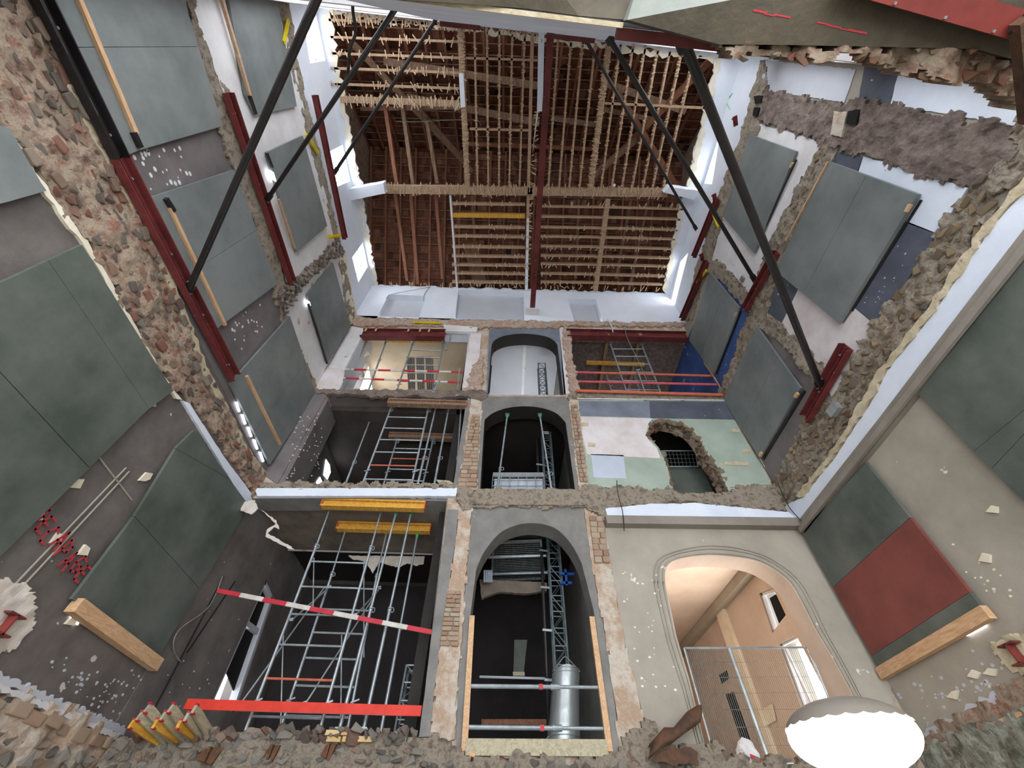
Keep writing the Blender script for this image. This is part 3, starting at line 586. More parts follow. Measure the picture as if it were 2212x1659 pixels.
# ------------------------------------------------------------------ BACK WALL regions
# attic zone
region([(757, 696), (806, 617), (1440, 633), (1490, 705)], B, 'attic', wb, .02) if False else None
slab2('attic_plaster', box2(XL, XR, 13.15+CZ, 15.6+CZ), B, .03, .03, M['attic'], wb, holes=[hb[9], hb[10], hb[11]])
def opening_ok(h): return h
fs = [(752, 697), (766, 690), (1000, 694), (1480, 700), (1492, 708), (1300, 708), (1226, 706), (1200, 712), (1060, 710), (1020, 714), (960, 706), (775, 708)]
rough('floor_scar', fs, B, .07, .035, .05, M['mortar_pink'], wb)
fb = [(1185, 697), (1230, 697), (1230, 708), (1185, 706)]
pr = thing('brick_row', 'short row of loose red-brown brick rubble on the attic floor edge, right of the centre', 'bricks')
for k in range(6): beam('brick', at((1256+k*5, 697), 'y', 7.95), at((1259+k*5, 697), 'y', 7.95), .07, .08, M['brick'], pr)
# storey 2 : lintels, piers
region([(700, 792), (752, 704), (790, 712), (719, 850), (685, 848)], B, 'white', wb, .03, .006)
slab('white_lintel', [(958, 706), (1032, 712), (1030, 722), (962, 720)], B, .1, .1, M['white'], wb)
slab('plaster', [(1016, 721), (1040, 721), (1030, 840), (998, 840)], B, .03, .03, M['pinkwhite'], wb, .006)
rough('pier_brick', [(1020, 790), (1046, 770), (1040, 846), (1006, 850)], B, .05, .03, .04, M['mortar_pink'], wb)
rough('pier_brick', [(1216, 708), (1228, 706), (1250, 846), (1232, 852), (1222, 800)], B, .07, .03, .04, M['mortar_pink'], wb)
slab('plaster', [(1208, 706), (1222, 706), (1240, 850), (1218, 853)], B, .03, .03, M['pinkwhite'], wb, .006)
H2Cf = p2(H2C, B); slab2('arch_plaster', p2([(1050, 858), (1057, 716), (1207, 712), (1222, 858)], B), B, .03, .03, M['steelblue'], wb, holes=[]) if False else None
def ring(name, outer, hole, pl, off, m, par):   # a frame of plaster: the outer outline, down one side and round the opening
    slab(name, outer+hole, pl, off, off, M[m], par)
ring('arch_plaster', [(1222, 853), (1208, 712), (1057, 712), (1050, 853)], H2C[:], B, .03, 'steelblue', wb)
ring('arch_plaster', [(1258, 1060), (1232, 872), (1220, 858), (1050, 858), (1040, 868), (1030, 1060)], H1C[:], B, .03, 'grey', wb)
ring('arch_plaster', [(1344, 1660), (1314, 1413), (1277, 1219), (1262, 1097), (1020, 1098), (1012, 1189), (990, 1473), (985, 1640)], H0C[:], B, .03, 'grey', wb)
ring('arch_plaster', [(1960, 1665), (1918, 1470), (1741, 1146), (1306, 1128), (1308, 1160), (1350, 1400), (1392, 1560), (1400, 1665)], H0R[:], B, .03, 'taupe', wb)
# mouldings round the big arch
def outset(h, e):
    P = p2(h, B); c = Vector((sum(q[0] for q in P)/len(P), sum(q[1] for q in P)/len(P))); return [to3(tuple(Vector(q)+(Vector(q)-c).normalized()*e), B, .045) for q in P]
for e in (.03, .13, .20): wire('arch_moulding', outset(H0R[1:-1], e), .014, M['taupe'], wb, 6, 2)
# storey 1 : white and green fields
HR = H1R[:]
ring('plaster', [(1576, 1054), (1668, 1048), (1560, 866), (1246, 866), (1272, 1052)], HR[:1]+HR[1:], B, .03, 'palegreen', wb)
slab('paint_band', [(1246, 868), (1564, 870), (1588, 908), (1250, 900)], B, .036, .03, M['steelblue'], wb)
slab('paint_band', [(1402, 868), (1564, 870), (1588, 908), (1404, 905)], B, .04, .03, M['navy'], wb, .004)
slab('white_field', [(1250, 902), (1408, 906), (1399, 920), (1394, 940), (1400, 952), (1418, 970), (1426, 992), (1268, 984), (1258, 950)], B, .038, .03, M['pinkwhite'], wb, .006)
slab('blue_field', [(1276, 983), (1346, 985), (1352, 1036), (1282, 1034)], B, .038, .03, M['paleblue'], wb, .004)
beam('white_trim', pt((1246, 864), B, .05), pt((1568, 868), B, .05), .03, .03, M['white'], wb); beam('white_trim', pt((1568, 868), B, .05), pt((1672, 1047), B, .05), .03, .03, M['white'], wb, up=Vector((0, 1, 0)))
for c, s in (((1590, 1003), 26), ((1612, 976), 8), ((1588, 932), 8), ((1278, 962), 8), ((1258, 918), 12)): region([(c[0]-s, c[1]-4), (c[0]+s, c[1]-3), (c[0]+s, c[1]+5), (c[0]-s, c[1]+4)], B, 'cream', wb, .045, .015, 'torn_spot')
# ragged rim of the breach
rim = p2([(q[0], q[1]) for q in H1R], B); pr_ = []
for i, q in enumerate(rim):
    if q[1]-CZ < 5.7: continue
    o = bpy.data.objects.new('stone', random.choice(POOL['stone_tan'])); COL.objects.link(o); o.parent = wb
    for dpt in (0,): o.location = to3(q, B, -.05); o.scale = (.10, .12, .10); o.rotation_euler = (random.random(), random.random(), random.random())
for i in range(150):
    k = random.randrange(len(rim)); q = rim[k]
    o = bpy.data.objects.new('stone', random.choice(POOL['stone_tan' if i % 3 else 'stone'])); COL.objects.link(o); o.parent = wb
    o.location = to3((q[0]+random.uniform(-.04, .04), q[1]+random.uniform(-.04, .04)), B, -random.uniform(0, .42)); s = random.uniform(.04, .09); o.scale = (s, s*1.2, s); o.rotation_euler = (random.random(), random.random(), random.random())
# F2 scar (between storey 2 and 1)
f2b = [(640, 838), (725, 846), (1040, 846), (1055, 856), (1040, 868), (1014, 862), (1000, 858), (940, 864), (900, 858), (800, 860), (760, 852), (708, 856), (676, 848)]
rough('floor_scar', f2b, B, .07, .03, .04, M['mortar_dark'], wb)
region([(670, 842), (690, 792), (745, 800), (738, 848)], B, 'pinkwhite', wb, .035, .01)
rough('floor_scar', [(1232, 848), (1566, 855), (1570, 866), (1400, 866), (1246, 862), (1234, 875), (1222, 862)], B, .05, .03, .03, M['mortar'], wb)
region([(570, 1026), (676, 846), (708, 852), (600, 1047)], B, 'dark_up', wb, .03)
# F1 scar
rough('floor_scar', [(545, 1048), (600, 1044), (990, 1049), (1036, 1062), (1246, 1064), (1272, 1052), (1450, 1060), (1456, 1070), (1576, 1070), (1590, 1052), (1672, 1050), (1700, 1085), (1690, 1108), (1640, 1104), (1500, 1092), (1400, 1092), (1330, 1100), (1304, 1130), (1270, 1100), (1020, 1098), (1000, 1110), (985, 1060), (560, 1058)], B, .08, .04, .06, M['mortar'], wb)
slab('lintel_face', [(552, 1060), (988, 1060), (986, 1077), (560, 1077)], B, .10, .10, M['bluewhite'], wb, .004)
slab('arch_sill_masonry', [(1030, 1062), (1250, 1064), (1262, 1098), (1018, 1096)], B, .12, .1, M['mortar'], wb, .006)
slab('white_cornice_band', [(1306, 1104), (1400, 1094), (1500, 1092), (1640, 1106), (1700, 1112), (1740, 1145), (1312, 1130)], B, .10, .1, M['bluewhite'], wb, .008)
slab('cornice', [(1304, 1125), (1722, 1130), (1740, 1148), (1308, 1142)], B, .22, .22, M['taupe_d'], wb)
# piers beside the arches
for pts in ([(990, 1106), (1020, 1098), (1012, 1189), (990, 1473), (984, 1600), (928, 1600), (942, 1473), (968, 1280), (985, 1170)], [(1262, 1100), (1302, 1125), (1310, 1180), (1350, 1400), (1392, 1560), (1400, 1665), (1344, 1665), (1314, 1413), (1277, 1219)],
            [(1018, 864), (1042, 866), (1030, 1060), (985, 1060), (992, 1044)], [(1228, 866), (1248, 866), (1272, 1052), (1272, 1064), (1250, 1062)]):
    rough('pier_masonry', pts, B, .05, .035, .035, M['cell'], wb, fuzz=.3)
def courses(quad, n, m_):                   # brick courses that show through the plaster of a pier
    P = p2(quad, B); w0 = P[1][0]-P[0][0]
    for k in range(n):
        t = (k+.5)/n; l = [P[0][i]*(1-t)+P[3][i]*t for i in (0, 1)]; r = [P[1][i]*(1-t)+P[2][i]*t for i in (0, 1)]
        c = (l[0]+(r[0]-l[0])*random.uniform(.35, .65)); h = abs(P[3][1]-P[0][1])/n
        for a, b in ((l[0], c-.008), (c+.008, r[0])):
            o = bpy.data.objects.new('brick', random.choice(POOL['brick'])); COL.objects.link(o); o.parent = wb
            o.location = to3(((a+b)/2, (l[1]+r[1])/2), B, .06+random.uniform(0, .015)); o.scale = ((b-a)/2, .04, h*.43)
courses([(968, 1280), (996, 1280), (990, 1400), (950, 1400)], 12, 'brick'); courses([(1020, 900), (1036, 900), (1030, 1056), (990, 1056)], 20, 'brick')
courses([(1232, 880), (1246, 880), (1268, 1046), (1252, 1046)], 20, 'brick'); courses([(1270, 1110), (1300, 1130), (1316, 1220), (1284, 1220)], 8, 'brick')
slab('grey_pier_face', [(968, 1104), (990, 1104), (985, 1170), (968, 1280), (942, 1473), (928, 1594), (906, 1594)], B, .06, .06, M['grey'], wb, .006)
slab('grey_pier_face', [(1008, 866), (1018, 866), (994, 1046), (980, 1048)], B, .05, .05, M['grey'], wb)
# ground level rubble wall
gr = [(250, 1596), (330, 1590), (420, 1580), (520, 1592), (640, 1584), (700, 1600), (800, 1600), (905, 1592), (1000, 1610), (1006, 1632), (1320, 1636), (1345, 1600), (1380, 1560), (1460, 1600), (1530, 1615), (1600, 1640), (1720, 1650), (1960, 1600), (1960, 1760), (220, 1760)]
rough('rubble_wall', gr, B, .12, .05, .10, M['mortar'], wb)
stones(wb, p2([(250, 1600), (420, 1584), (640, 1588), (905, 1596), (930, 1640), (1000, 1660), (1500, 1640), (1540, 1632), (1960, 1660), (1960, 1740), (220, 1740)], B), B, .12, 'stone_grey', .14, 300, depth=.7)
for i in range(120):                        # loose stones lying on the wall head
    x = random.uniform(300, 905); q = pt((x, 1590), B, random.uniform(.0, .25)); o = bpy.data.objects.new('stone', random.choice(POOL['stone_grey' if i % 3 else 'stone'])); COL.objects.link(o); o.parent = wb
    s = random.uniform(.035, .085); o.location = q+Vector((0, 0, random.uniform(-.05, .05))); o.scale = (s*1.3, s, s*.8); o.rotation_euler = (random.random(), random.random(), random.random())
# ------------------------------------------------------------------ ROOMS BEHIND
rm = struct(thing('wall_rear', None, None))
for x0, x1, z0, z1, m in ((XL, -1.2, 0, 5.4, 'unlit_black'), (-1.2, 2.0, 0, 8.8, 'unlit_black'), (XL, -1.2, 5.4, 8.8, 'darkbrown'), (2.0, XR, 5.4, 8.8, 'unlit_black'), (XL, -1.2, 8.8, 13, 'beige'), (-1.2, 2, 8.8, 13, 'lightgrey'), (2.0, XR, 8.8, 13, 'ribbed')):
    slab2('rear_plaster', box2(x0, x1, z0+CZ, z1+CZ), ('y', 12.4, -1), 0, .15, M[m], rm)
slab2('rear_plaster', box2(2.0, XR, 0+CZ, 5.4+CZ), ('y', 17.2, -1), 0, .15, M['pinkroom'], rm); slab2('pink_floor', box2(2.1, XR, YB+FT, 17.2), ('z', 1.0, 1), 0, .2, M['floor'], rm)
def zslab(name, x0, x1, y0, y1, z, th, m, top=None): return slab2(name, box2(x0, x1, y0, y1), ('z', z, -1), 0, th, M[m], cr)
cr = struct(thing('ceiling_rear', None, None))
y0 = YB+FT
zslab('ceiling_slab', XL, -1.3, YB+.02, y0+.1, 5.38, .2, 'grey'); zslab('ceiling_slab', XL, -1.3, y0+.1, 10.4, 5.38, .2, 'brownceil'); zslab('ceiling_slab', XL, -1.3, 10.4, 12.4, 5.5, .1, 'unlit_black')
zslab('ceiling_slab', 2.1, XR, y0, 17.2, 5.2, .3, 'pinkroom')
zslab('ceiling_slab', -1.3, 2.1, 9.7, 12.4, 5.5, .2, 'unlit_black')
zslab('ceiling_slab', XL, -1.3, y0, 12.4, 8.62, .3, 'darkbrown'); zslab('ceiling_slab', 2.1, XR, y0, 12.4, 8.62, .3, 'unlit_black'); mx_ = at((1212, 1435), 'y', 9.3).x
slab2('ceiling_slab', box2(-1.3, 2.1, y0, 12.4), ('z', 8.7, -1), 0, .2, M['unlit_black'], cr, holes=[box2(mx_-.16, mx_+.16, 9.14, 9.46)])
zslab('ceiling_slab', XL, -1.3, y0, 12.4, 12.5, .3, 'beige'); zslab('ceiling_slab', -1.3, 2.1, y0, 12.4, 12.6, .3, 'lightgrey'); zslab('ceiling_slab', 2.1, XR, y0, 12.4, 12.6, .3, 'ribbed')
beam('ceiling_seam', (.55, y0, 12.58+CZ), (.6, 12.3, 12.58+CZ), .12, .05, M['white'], cr)
beam('ceiling_seam', (-1.3, 10.45, 5.4+CZ), (XL, 10.45, 5.4+CZ), .06, .05, M['white'], cr)
# hanging torn plaster under the left room ceiling
tp = obj('hanging_plasterboard', [], [], M['plasterboard']); bpy.data.objects.remove(tp)
o = slab('hanging_plasterboard', [(752, 1200), (918, 1202), (915, 1218), (900, 1222), (880, 1216), (862, 1226), (845, 1222), (820, 1214), (805, 1238), (798, 1226), (785, 1212), (760, 1208)], ('y', 10.4, -1), 0, .02, M['plasterboard'], None, .01, .05)
tag(o, 'torn strip of plasterboard hanging from the ceiling edge behind the steel frames', 'plasterboard')
o = slab('hanging_plasterboard', [(528, 1098), (560, 1094), (566, 1112), (550, 1126), (530, 1118)], B, .25, .02, M['plasterboard'], None, .02, .06); tag(o, 'broken plasterboard scrap hanging at the corner above the dark left wall', 'plasterboard')
o = slab('hanging_plasterboard', [(566, 1106), (600, 1130), (608, 1150), (596, 1146), (582, 1158), (640, 1192), (630, 1192), (578, 1166), (580, 1150), (600, 1140), (590, 1128)], B, .12, .02, M['plasterboard'], None, .01, .05); tag(o, 'twisted plasterboard edge under the left lintel corner', 'plasterboard')
for x, m in ((-1.3, 'unlit_black'), (2.05, 'grey')):
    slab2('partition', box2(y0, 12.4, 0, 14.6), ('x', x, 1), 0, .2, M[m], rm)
slab2('partition_face', box2(y0, 17.2, 1+CZ, 5.2+CZ), ('x', 2.1, 1), .06, .05, M['pinkroom'], rm); slab2('partition', box2(12.4, 17.2, 0, 7.2), ('x', 2.05, 1), 0, .2, M['unlit_black'], rm)
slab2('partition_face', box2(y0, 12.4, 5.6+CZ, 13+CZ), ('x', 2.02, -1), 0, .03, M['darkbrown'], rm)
slab2('partition_face', box2(y0, 12.4, 5.6+CZ, 8.6+CZ), ('x', 2.1, 1), .1, .05, M['unlit_black'], rm)
region([(719, 850), (790, 714), (792, 722), (770, 790), (735, 850)], ('x', -5.08, 1), 'bluewhite', rm, .01)
slab2('pier_return', box2(YB+.02, 9.0, 8.9+CZ, 12.5+CZ), ('x', -5.12, 1), 0, .3, M['bluewhite'], rm)
slab2('pier_return', box2(YB+.02, 8.9, 5.75+CZ, 8.6+CZ), ('x', -5.12, 1), 0, .3, M['dark_up'], rm)
dabs('', [(640, 900), (700, 890), (690, 1030), (620, 1035)], ('x', -5.12, 1), 60, .02, 'white', rm)
dabs('', [(1330, 1230), (1425, 1240), (1470, 1500), (1385, 1500)], B, 34, .022, 'creamlight', wb, .03); dabs('', [(1940, 1500), (2150, 1370), (2200, 1460), (2000, 1575)], R, 40, .03, 'lightgrey', wr, .0); dabs('', [(1960, 1100), (2180, 1250), (2190, 1350), (2120, 1290)], R, 14, .02, 'creamlight', wr, .0)
dabs('', [(60, 1400), (300, 1450), (330, 1560), (200, 1530)], L, 60, .022, 'lightgrey', wl, .0); dabs('', [(330, 1500), (480, 1250), (450, 1480), (380, 1560)], L, 14, .02, 'lightgrey', wl, .02)
dabs('', [(1960, 500), (2000, 520), (1880, 680), (1860, 660)], R, 14, .015, 'lightgrey', wr, .03); dabs('', [(1560, 650), (1640, 700), (1570, 830), (1510, 830)], R, 26, .015, 'paleblue', wr, .02)
# upper window slivers in the left rear rooms
for pts, z in (([(703, 992), (711, 1004), (713, 1020), (706, 1036), (698, 1026)], 0), ([(683, 1040), (690, 1030), (697, 1046), (682, 1046)], 0)):
    slab('window_pane', pts, ('x', XL, 1), .02, .01, M['leak'], rm)  # glow put into the panes for the daylight behind
slab('window_pane', [(775, 846), (795, 792), (804, 846)], ('x', XL+.3, 1), .02, .01, M['leak'], rm)
# niche greenish boards seen through the breach, and its mesh
slab('green_wall_board', [(1440, 1008), (1513, 1006), (1545, 1070), (1450, 1070)], ('y', 9.0, -1), 0, .04, M['board_olive'], rm)
# storey 0 right room : beam and cornice
a, b = at((1626, 1238), 'z', 5.0), at((1482, 1432), 'z', 5.0)
beam('ceiling_beam', Vector((XR-.14, y0+.2, 5.08+CZ)), Vector((XR-.14, 17.1, 5.08+CZ)), .24, .22, M['taupe'], cr)
slab2('wall_pilaster', box2(12.3, 12.8, 2.7, 6.7), R, .12, .1, M['creamlight'], wr)
slab2('wall_face', box2(y0, 17.2, 0+1.0, 6.9), ('x', XR-.02, -1), .0, .03, M['pinkroom'], wr, holes=rearR)
slab2('plaster', box2(7.92, 12.3, 1.0+CZ, 5.38+CZ), L, .02, .015, M['dark'], wl, holes=rearL[:1])
# --- windows
def window(name, outline, pl, m, fw=.07, bars=()):
    P = p2(outline, pl); t = struct(thing(name, None, None)); n = len(P)
    for i in range(n): beam('window_frame', to3(P[i], pl, -.08), to3(P[(i+1) % n], pl, -.08), fw, fw, M[m], t, up=Vector((1, 0, 0)) if pl[0] == 'x' else Vector((0, 1, 0)))
    for a, b in bars: a, b = p2([a, b], pl); beam('glazing_bar', to3(a, pl, -.08), to3(b, pl, -.08), fw*.7, fw*.7, M[m], t, up=Vector((1, 0, 0)))
    return t
w1 = window('window_1', [(455, 1519), (574, 1252), (590, 1290), (505, 1540)], L, 'lightgrey', .16, [((535, 1345), (565, 1368))])
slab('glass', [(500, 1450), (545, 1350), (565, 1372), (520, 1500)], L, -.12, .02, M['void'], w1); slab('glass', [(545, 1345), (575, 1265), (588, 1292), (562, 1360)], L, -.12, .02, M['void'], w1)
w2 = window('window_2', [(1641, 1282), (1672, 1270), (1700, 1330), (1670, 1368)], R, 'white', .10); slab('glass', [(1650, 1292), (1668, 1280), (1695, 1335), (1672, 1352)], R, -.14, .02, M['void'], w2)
w3 = window('window_3', [(1683, 1392), (1722, 1372), (1812, 1545), (1745, 1560)], R, 'white', .07, [((1690, 1400), (1765, 1560))])
for i, h in enumerate(AL): 
    t = struct(thing('window_%d' % (4+i), None, None)); c = [to3(q, LA, -.3) for q in h]
    for k in range(4): beam('window_frame', c[k], c[(k+1) % 4], .06, .06, M['white'], t, up=Vector((1, 0, 0)))
for i, h in enumerate(AR[:2]):
    t = struct(thing('window_%d' % (7+i), None, None)); c = [to3(q, RA, -.3) for q in h]
    for k in range(4): beam('window_frame', c[k], c[(k+1) % 4], .06, .06, M['white'], t, up=Vector((1, 0, 0)))
# dark windows at the far end of the pink room
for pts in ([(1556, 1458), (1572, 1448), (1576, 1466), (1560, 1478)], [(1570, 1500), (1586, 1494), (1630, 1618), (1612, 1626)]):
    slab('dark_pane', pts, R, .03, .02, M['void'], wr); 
# ------------------------------------------------------------------ ATTIC CEILING
ZC = 15.6; PC = ('z', ZC, -1)
hole = [(712, 25), (900, 44), (1060, 56), (1175, 73), (1320, 96), (1440, 112), (1545, 128), (1530, 200), (1500, 330), (1484, 400), (1470, 440), (1452, 530), (1432, 628), (1440, 634), (815, 617), (797, 507), (783, 430), (782, 395), (764, 342), (756, 278), (744, 228), (729, 177), (716, 106)]
slab2('plaster_ceiling', box2(XL-.13, XR+.13, -.8, 8.1), PC, 0, .05, M['attic'], ce, holes=[jagged(p2(hole, PC), .05, .14)])
for k, (a, b) in enumerate((((712, 25), (783, 430)), ((783, 430), (815, 617)), ((1545, 128), (1484, 400)), ((1470, 440), (1432, 628)), ((712, 22), (1545, 124)))):
    A, B2 = p2([a, b], PC); v = (Vector(B2)-Vector(A)); n = Vector((-v.y, v.x)).normalized()*(.16 if a[0] < 1000 and k != 4 else -.16)
    if k == 4: n = -n*.7
    slab2('torn_lime_edge', [A, B2, tuple(Vector(B2)-n*-1), tuple(Vector(A)-n*-1)], PC, .03, .06, M['creamlight'], ce, .07, .12)
def J(a, b, w=.058, h=.16, m='joist', name='joist', z=ZC+.05): return beam(name, at(a, 'z', z), at(b, 'z', z), w, h, M[m], ce)
for y in (43, 80, 115, 147, 181): J((712 if y < 60 else 716, y), (992, y+10))
J((737, 214), (993, 224), .16, .2); J((994, 42), (1010, 405), .17, .2)
for a, b in (((1025, 50), (1032, 405)), ((1052, 53), (1055, 405)), ((1079, 55), (1078, 405)), ((1107, 58), (1100, 405)), ((1134, 63), (1122, 405)), ((1004, 125), (1161, 130)), ((1015, 278), (1146, 281)),
             ((1206, 78), (1184, 410)), ((1234, 81), (1207, 410)), ((1259, 89), (1229, 410)), ((1286, 94), (1251, 410)), ((1340, 96), (1297, 410)), ((1368, 91), (1320, 410)), ((1394, 94), (1342, 410)), ((1420, 109), (1364, 410)), ((1446, 111), (1387, 410)), ((1472, 111), (1408, 410)), ((1494, 142), (1431, 410)), ((1292, 222), (1522, 233))): J(a, b)
J((1315, 94), (1275, 410), .17, .2); J((835, 408), (1150, 412), .26, .22); J((1140, 412), (1440, 416), .26, .22); J((1150, 70), (1136, 620), .1, .2)
for y in (439, 464, 489, 509, 532, 552, 571, 589, 608): J((977, y), (1134, y+2), .08 if y != 464 else .14, .16, 'joist' if y != 464 else 'yellowwood')
for y in (445, 467, 490, 510, 531, 551, 569, 590, 608): J((1168, y), (1306-(y-445)*.12, y+2)); J((1312-(y-445)*.16, y+2), (1474-(y-445)*.27, y+6))
J((973, 420), (988, 623), .07, .18, 'white'); J((1313, 428), (1286, 627), .17, .2)
slab('plaster_strip', [(1163, 64), (1176, 66), (1172, 240), (1163, 240), (1150, 330), (1160, 240)], PC, .08, .05, M['attic'], ce); slab('plaster_strip', [(1138, 470), (1143, 470), (1140, 625), (1134, 625)], PC, .08, .05, M['attic'], ce)
slab('plaster_strip', [(992, 158), (1002, 158), (1006, 230), (996, 232)], PC, .12, .05, M['attic'], ce)
# stubs of the boxed beam at both sides
for q in ([(735, 412), (828, 396), (832, 418), (742, 436)], [(1434, 416), (1446, 404), (1510, 412), (1500, 432)]): slab('boxed_beam_stub', q, ('z', ZC-.35, -1), 0, .4, M['attic'], ce, .008)
# broken laths
parts = []
def lathbits(a, b, n, spread, length, dirn=None, z=ZC-.06):
    A, B2 = at(a, 'z', z), at(b, 'z', z); d = (B2-A).normalized(); s = Vector((-d.y, d.x, 0))
    for _ in range(n):
        c = A.lerp(B2, random.random())+s*random.uniform(-spread, spread)+Vector((0, 0, random.uniform(-.04, .02))); t = random.gauss(0, .35); v = (s*math.cos(t)+d*math.sin(t)+Vector((0, 0, random.uniform(-.25, .1)))).normalized()*length*random.uniform(.3, 1)
        parts.append(beam_vf(c-v/2, c+v/2, .03, .012))
for y in (43, 80, 115, 147, 181): lathbits((716, y), (992, y+10), 20, .03, .3)
lathbits((740, 216), (993, 224), 110, .08, .32); lathbits((840, 408), (1150, 412), 150, .12, .34); lathbits((1150, 412), (1440, 416), 150, .12, .3); lathbits((716, 26), (1170, 72), 70, .06, .4)
for a, b in (((1025, 50), (1032, 405)), ((1052, 53), (1055, 405)), ((1079, 55), (1078, 405)), ((1107, 58), (1100, 405)), ((1134, 63), (1122, 405)), ((1206, 78), (1184, 410)), ((1234, 81), (1207, 410)), ((1259, 89), (1229, 410)), ((1286, 94), (1251, 410)), ((1340, 96), (1297, 410)), ((1368, 91), (1320, 410)), ((1394, 94), (1342, 410)), ((1420, 109), (1364, 410)), ((1446, 111), (1387, 410)), ((1472, 111), (1408, 410)), ((1494, 142), (1431, 410))): lathbits(a, b, 45, .015, .12)
for y in (439, 489, 509, 532, 552, 571, 589, 608): lathbits((977, y), (1134, y+2), 11, .03, .24); lathbits((1168, y+3), (1470-(y-445)*.27, y+6), 22, .03, .22)
lathbits((994, 42), (1010, 405), 200, .04, .2); lathbits((1315, 94), (1275, 410), 170, .05, .22); lathbits((1313, 428), (1286, 627), 90, .04, .2); lathbits((1160, 240), (1136, 620), 80, .05, .22)
lathbits((830, 612), (1430, 626), 60, .05, .25)
o = many('broken_laths', parts, M['lath'], ce); o['kind'] = 'stuff'
# ------------------------------------------------------------------ ROOF
rf = tag(struct(thing('roof', None, None)), None)
YR, ZR, YE0, YE1, ZE = 3.6, 19.4+CZ, -1.6, 8.8, 15.75+CZ
def slope(y): return ZE+(ZR-ZE)*((y-YE0)/(YR-YE0) if y < YR else (YE1-y)/(YE1-YR))
ang0 = math.atan2(ZR-ZE, YR-YE0); ang1 = math.atan2(ZR-ZE, YE1-YR)
tm = bpy.data.meshes.new('tile'); v, f_ = beam_vf((-.105, 0, 0), (.105, 0, 0), .36, .018); v = [Vector((q.x, q.y, q.z+(.012 if abs(q.x) > .05 else 0))) for q in v]
tm.from_pydata([tuple(q) for q in v], [], f_); tm.materials.append(M['tile_obj'])
big = []; near = []
for sgn, ya, yb, an in ((1, YE0, YR, ang0), (-1, YR, YE1, -ang1)):
    Ls = (yb-ya)/math.cos(an); rows = int(Ls/.30)
    for r in range(rows+1):
        y = ya+(r+.5)*(yb-ya)/rows; z = slope(y)
        for k in range(63):
            x = -6.3+k*.215+(r % 2)*.1+random.uniform(-.008, .008)
            if random.random() < .006: continue
            near.append((abs(y-6.2)+abs(x+2.5)*.4, x, y, z, an+.06*sgn+random.uniform(-.02, .02), random.uniform(-.03, .03)))
near.sort()
for d_, x, y, z, an, rz in near[:280]:
    o = bpy.data.objects.new('roof_tile', tm); COL.objects.link(o); o.parent = rf; o.location = (x, y, z+.03); o.rotation_euler = (an, 0, rz)
for d_, x, y, z, an, rz in near[280:]:
    Mx = Matrix.Translation((x, y, z+.03)) @ Matrix.Rotation(rz, 4, 'Z') @ Matrix.Rotation(an, 4, 'X'); big.append(([Mx @ q for q in v], f_))
o = many('roof_tiles', big, M['tile'], rf); o['kind'] = 'stuff'
slab2('roof_underlay', box2(-7.6, 8.2, YE0, YR), ('z', 0, 1), 0, .02, M['void'], rf) if False else None
obj('roof_underlay', [(XL-.6, YE0, ZE+.12), (XR+.7, YE0, ZE+.12), (XR+.7, YR, ZR+.12), (XL-.6, YR, ZR+.12), (XR+.7, YE1, ZE+.12), (XL-.6, YE1, ZE+.12)], [(0, 1, 2, 3), (3, 2, 4, 5)], M['unlit_black'], rf)
for xg in (XL-.56, XR+.56): obj('gable_light_screen', [(xg, YE0, ZE-.2), (xg, YR, ZR+.1), (xg, YE1, ZE-.2), (xg+.1, YE0, ZE-.2), (xg+.1, YR, ZR+.1), (xg+.1, YE1, ZE-.2)], [(0, 1, 2), (3, 4, 5), (0, 1, 4, 3), (1, 2, 5, 4), (2, 0, 3, 5)], M['mortar_red'], rf)  # unseen gable ends added to keep side sky light off the tiles
for x in [-6.1+.62*i for i in range(21)]:
    beam('rafter', (x, YE0, slope(YE0)-.12), (x, YR, ZR-.12), .07, .12, M['rafter'], rf); beam('rafter', (x+.1, YR, ZR-.12), (x+.1, YE1, ZE-.12), .07, .12, M['rafter'], rf)
for r in range(1, 18):
    for ya, yb in ((YE0, YR), (YR, YE1)):
        y = ya+(yb-ya)*r/18; beam('tile_batten', (XL-.5, y, slope(y)-.03), (XR+.5, y, slope(y)-.03), .03, .04, M['oldwood' if r % 3 else 'rafter'], rf)
def T(a, b, za, zb, w=.14, m='oldwood', name='roof_timber'): return beam(name, at(a, 'z', za), at(b, 'z', zb), w, .18, M[m], rf)
T((830, 132), (1160, 185), 16.8, 16.8, .2); T((880, 210), (1165, 265), 16.9, 16.9, .2); T((760, 92), (1020, 368), 16.3, 17.6, .16); T((905, 235), (1000, 345), 16.3, 17.2, .14)
T((1310, 180), (1480, 240), 16.6, 16.6, .2); T((1300, 235), (1420, 260), 16.8, 16.8); T((1535, 130), (1285, 385), 16.3, 17.2, .18, 'rafter'); T((1330, 195), (1460, 400), 16.4, 16.4, .18, 'rafter'); T((1280, 380), (1375, 300), 16.8, 16.8, .2)
T((1005, 310), (1290, 322), 16.2, 16.2, .1, 'rafter'); T((1190, 255), (1290, 270), 16.8, 16.8); T((780, 235), (1000, 232), 16.4, 16.4, .1)
T((832, 225), (858, 400), 16.0, 16.0, .12, 'rafter'); T((870, 230), (893, 400), 16.0, 16.0, .12); T((922, 260), (945, 395), 16.2, 16.2, .12)
T((855, 420), (880, 605), 16.0, 15.75, .11, 'rafter'); T((888, 420), (903, 612), 16.0, 15.75, .12, 'rafter'); T((942, 420), (956, 600), 16.0, 15.75, .11, 'rafter')
T((1020, 425), (1026, 520), 16.3, 16.3, .1); T((1362, 430), (1330, 600), 16.1, 15.8, .1); T((1400, 430), (1358, 625), 16.0, 15.8, .1); T((1250, 430), (1243, 600), 16.2, 15.8, .1)
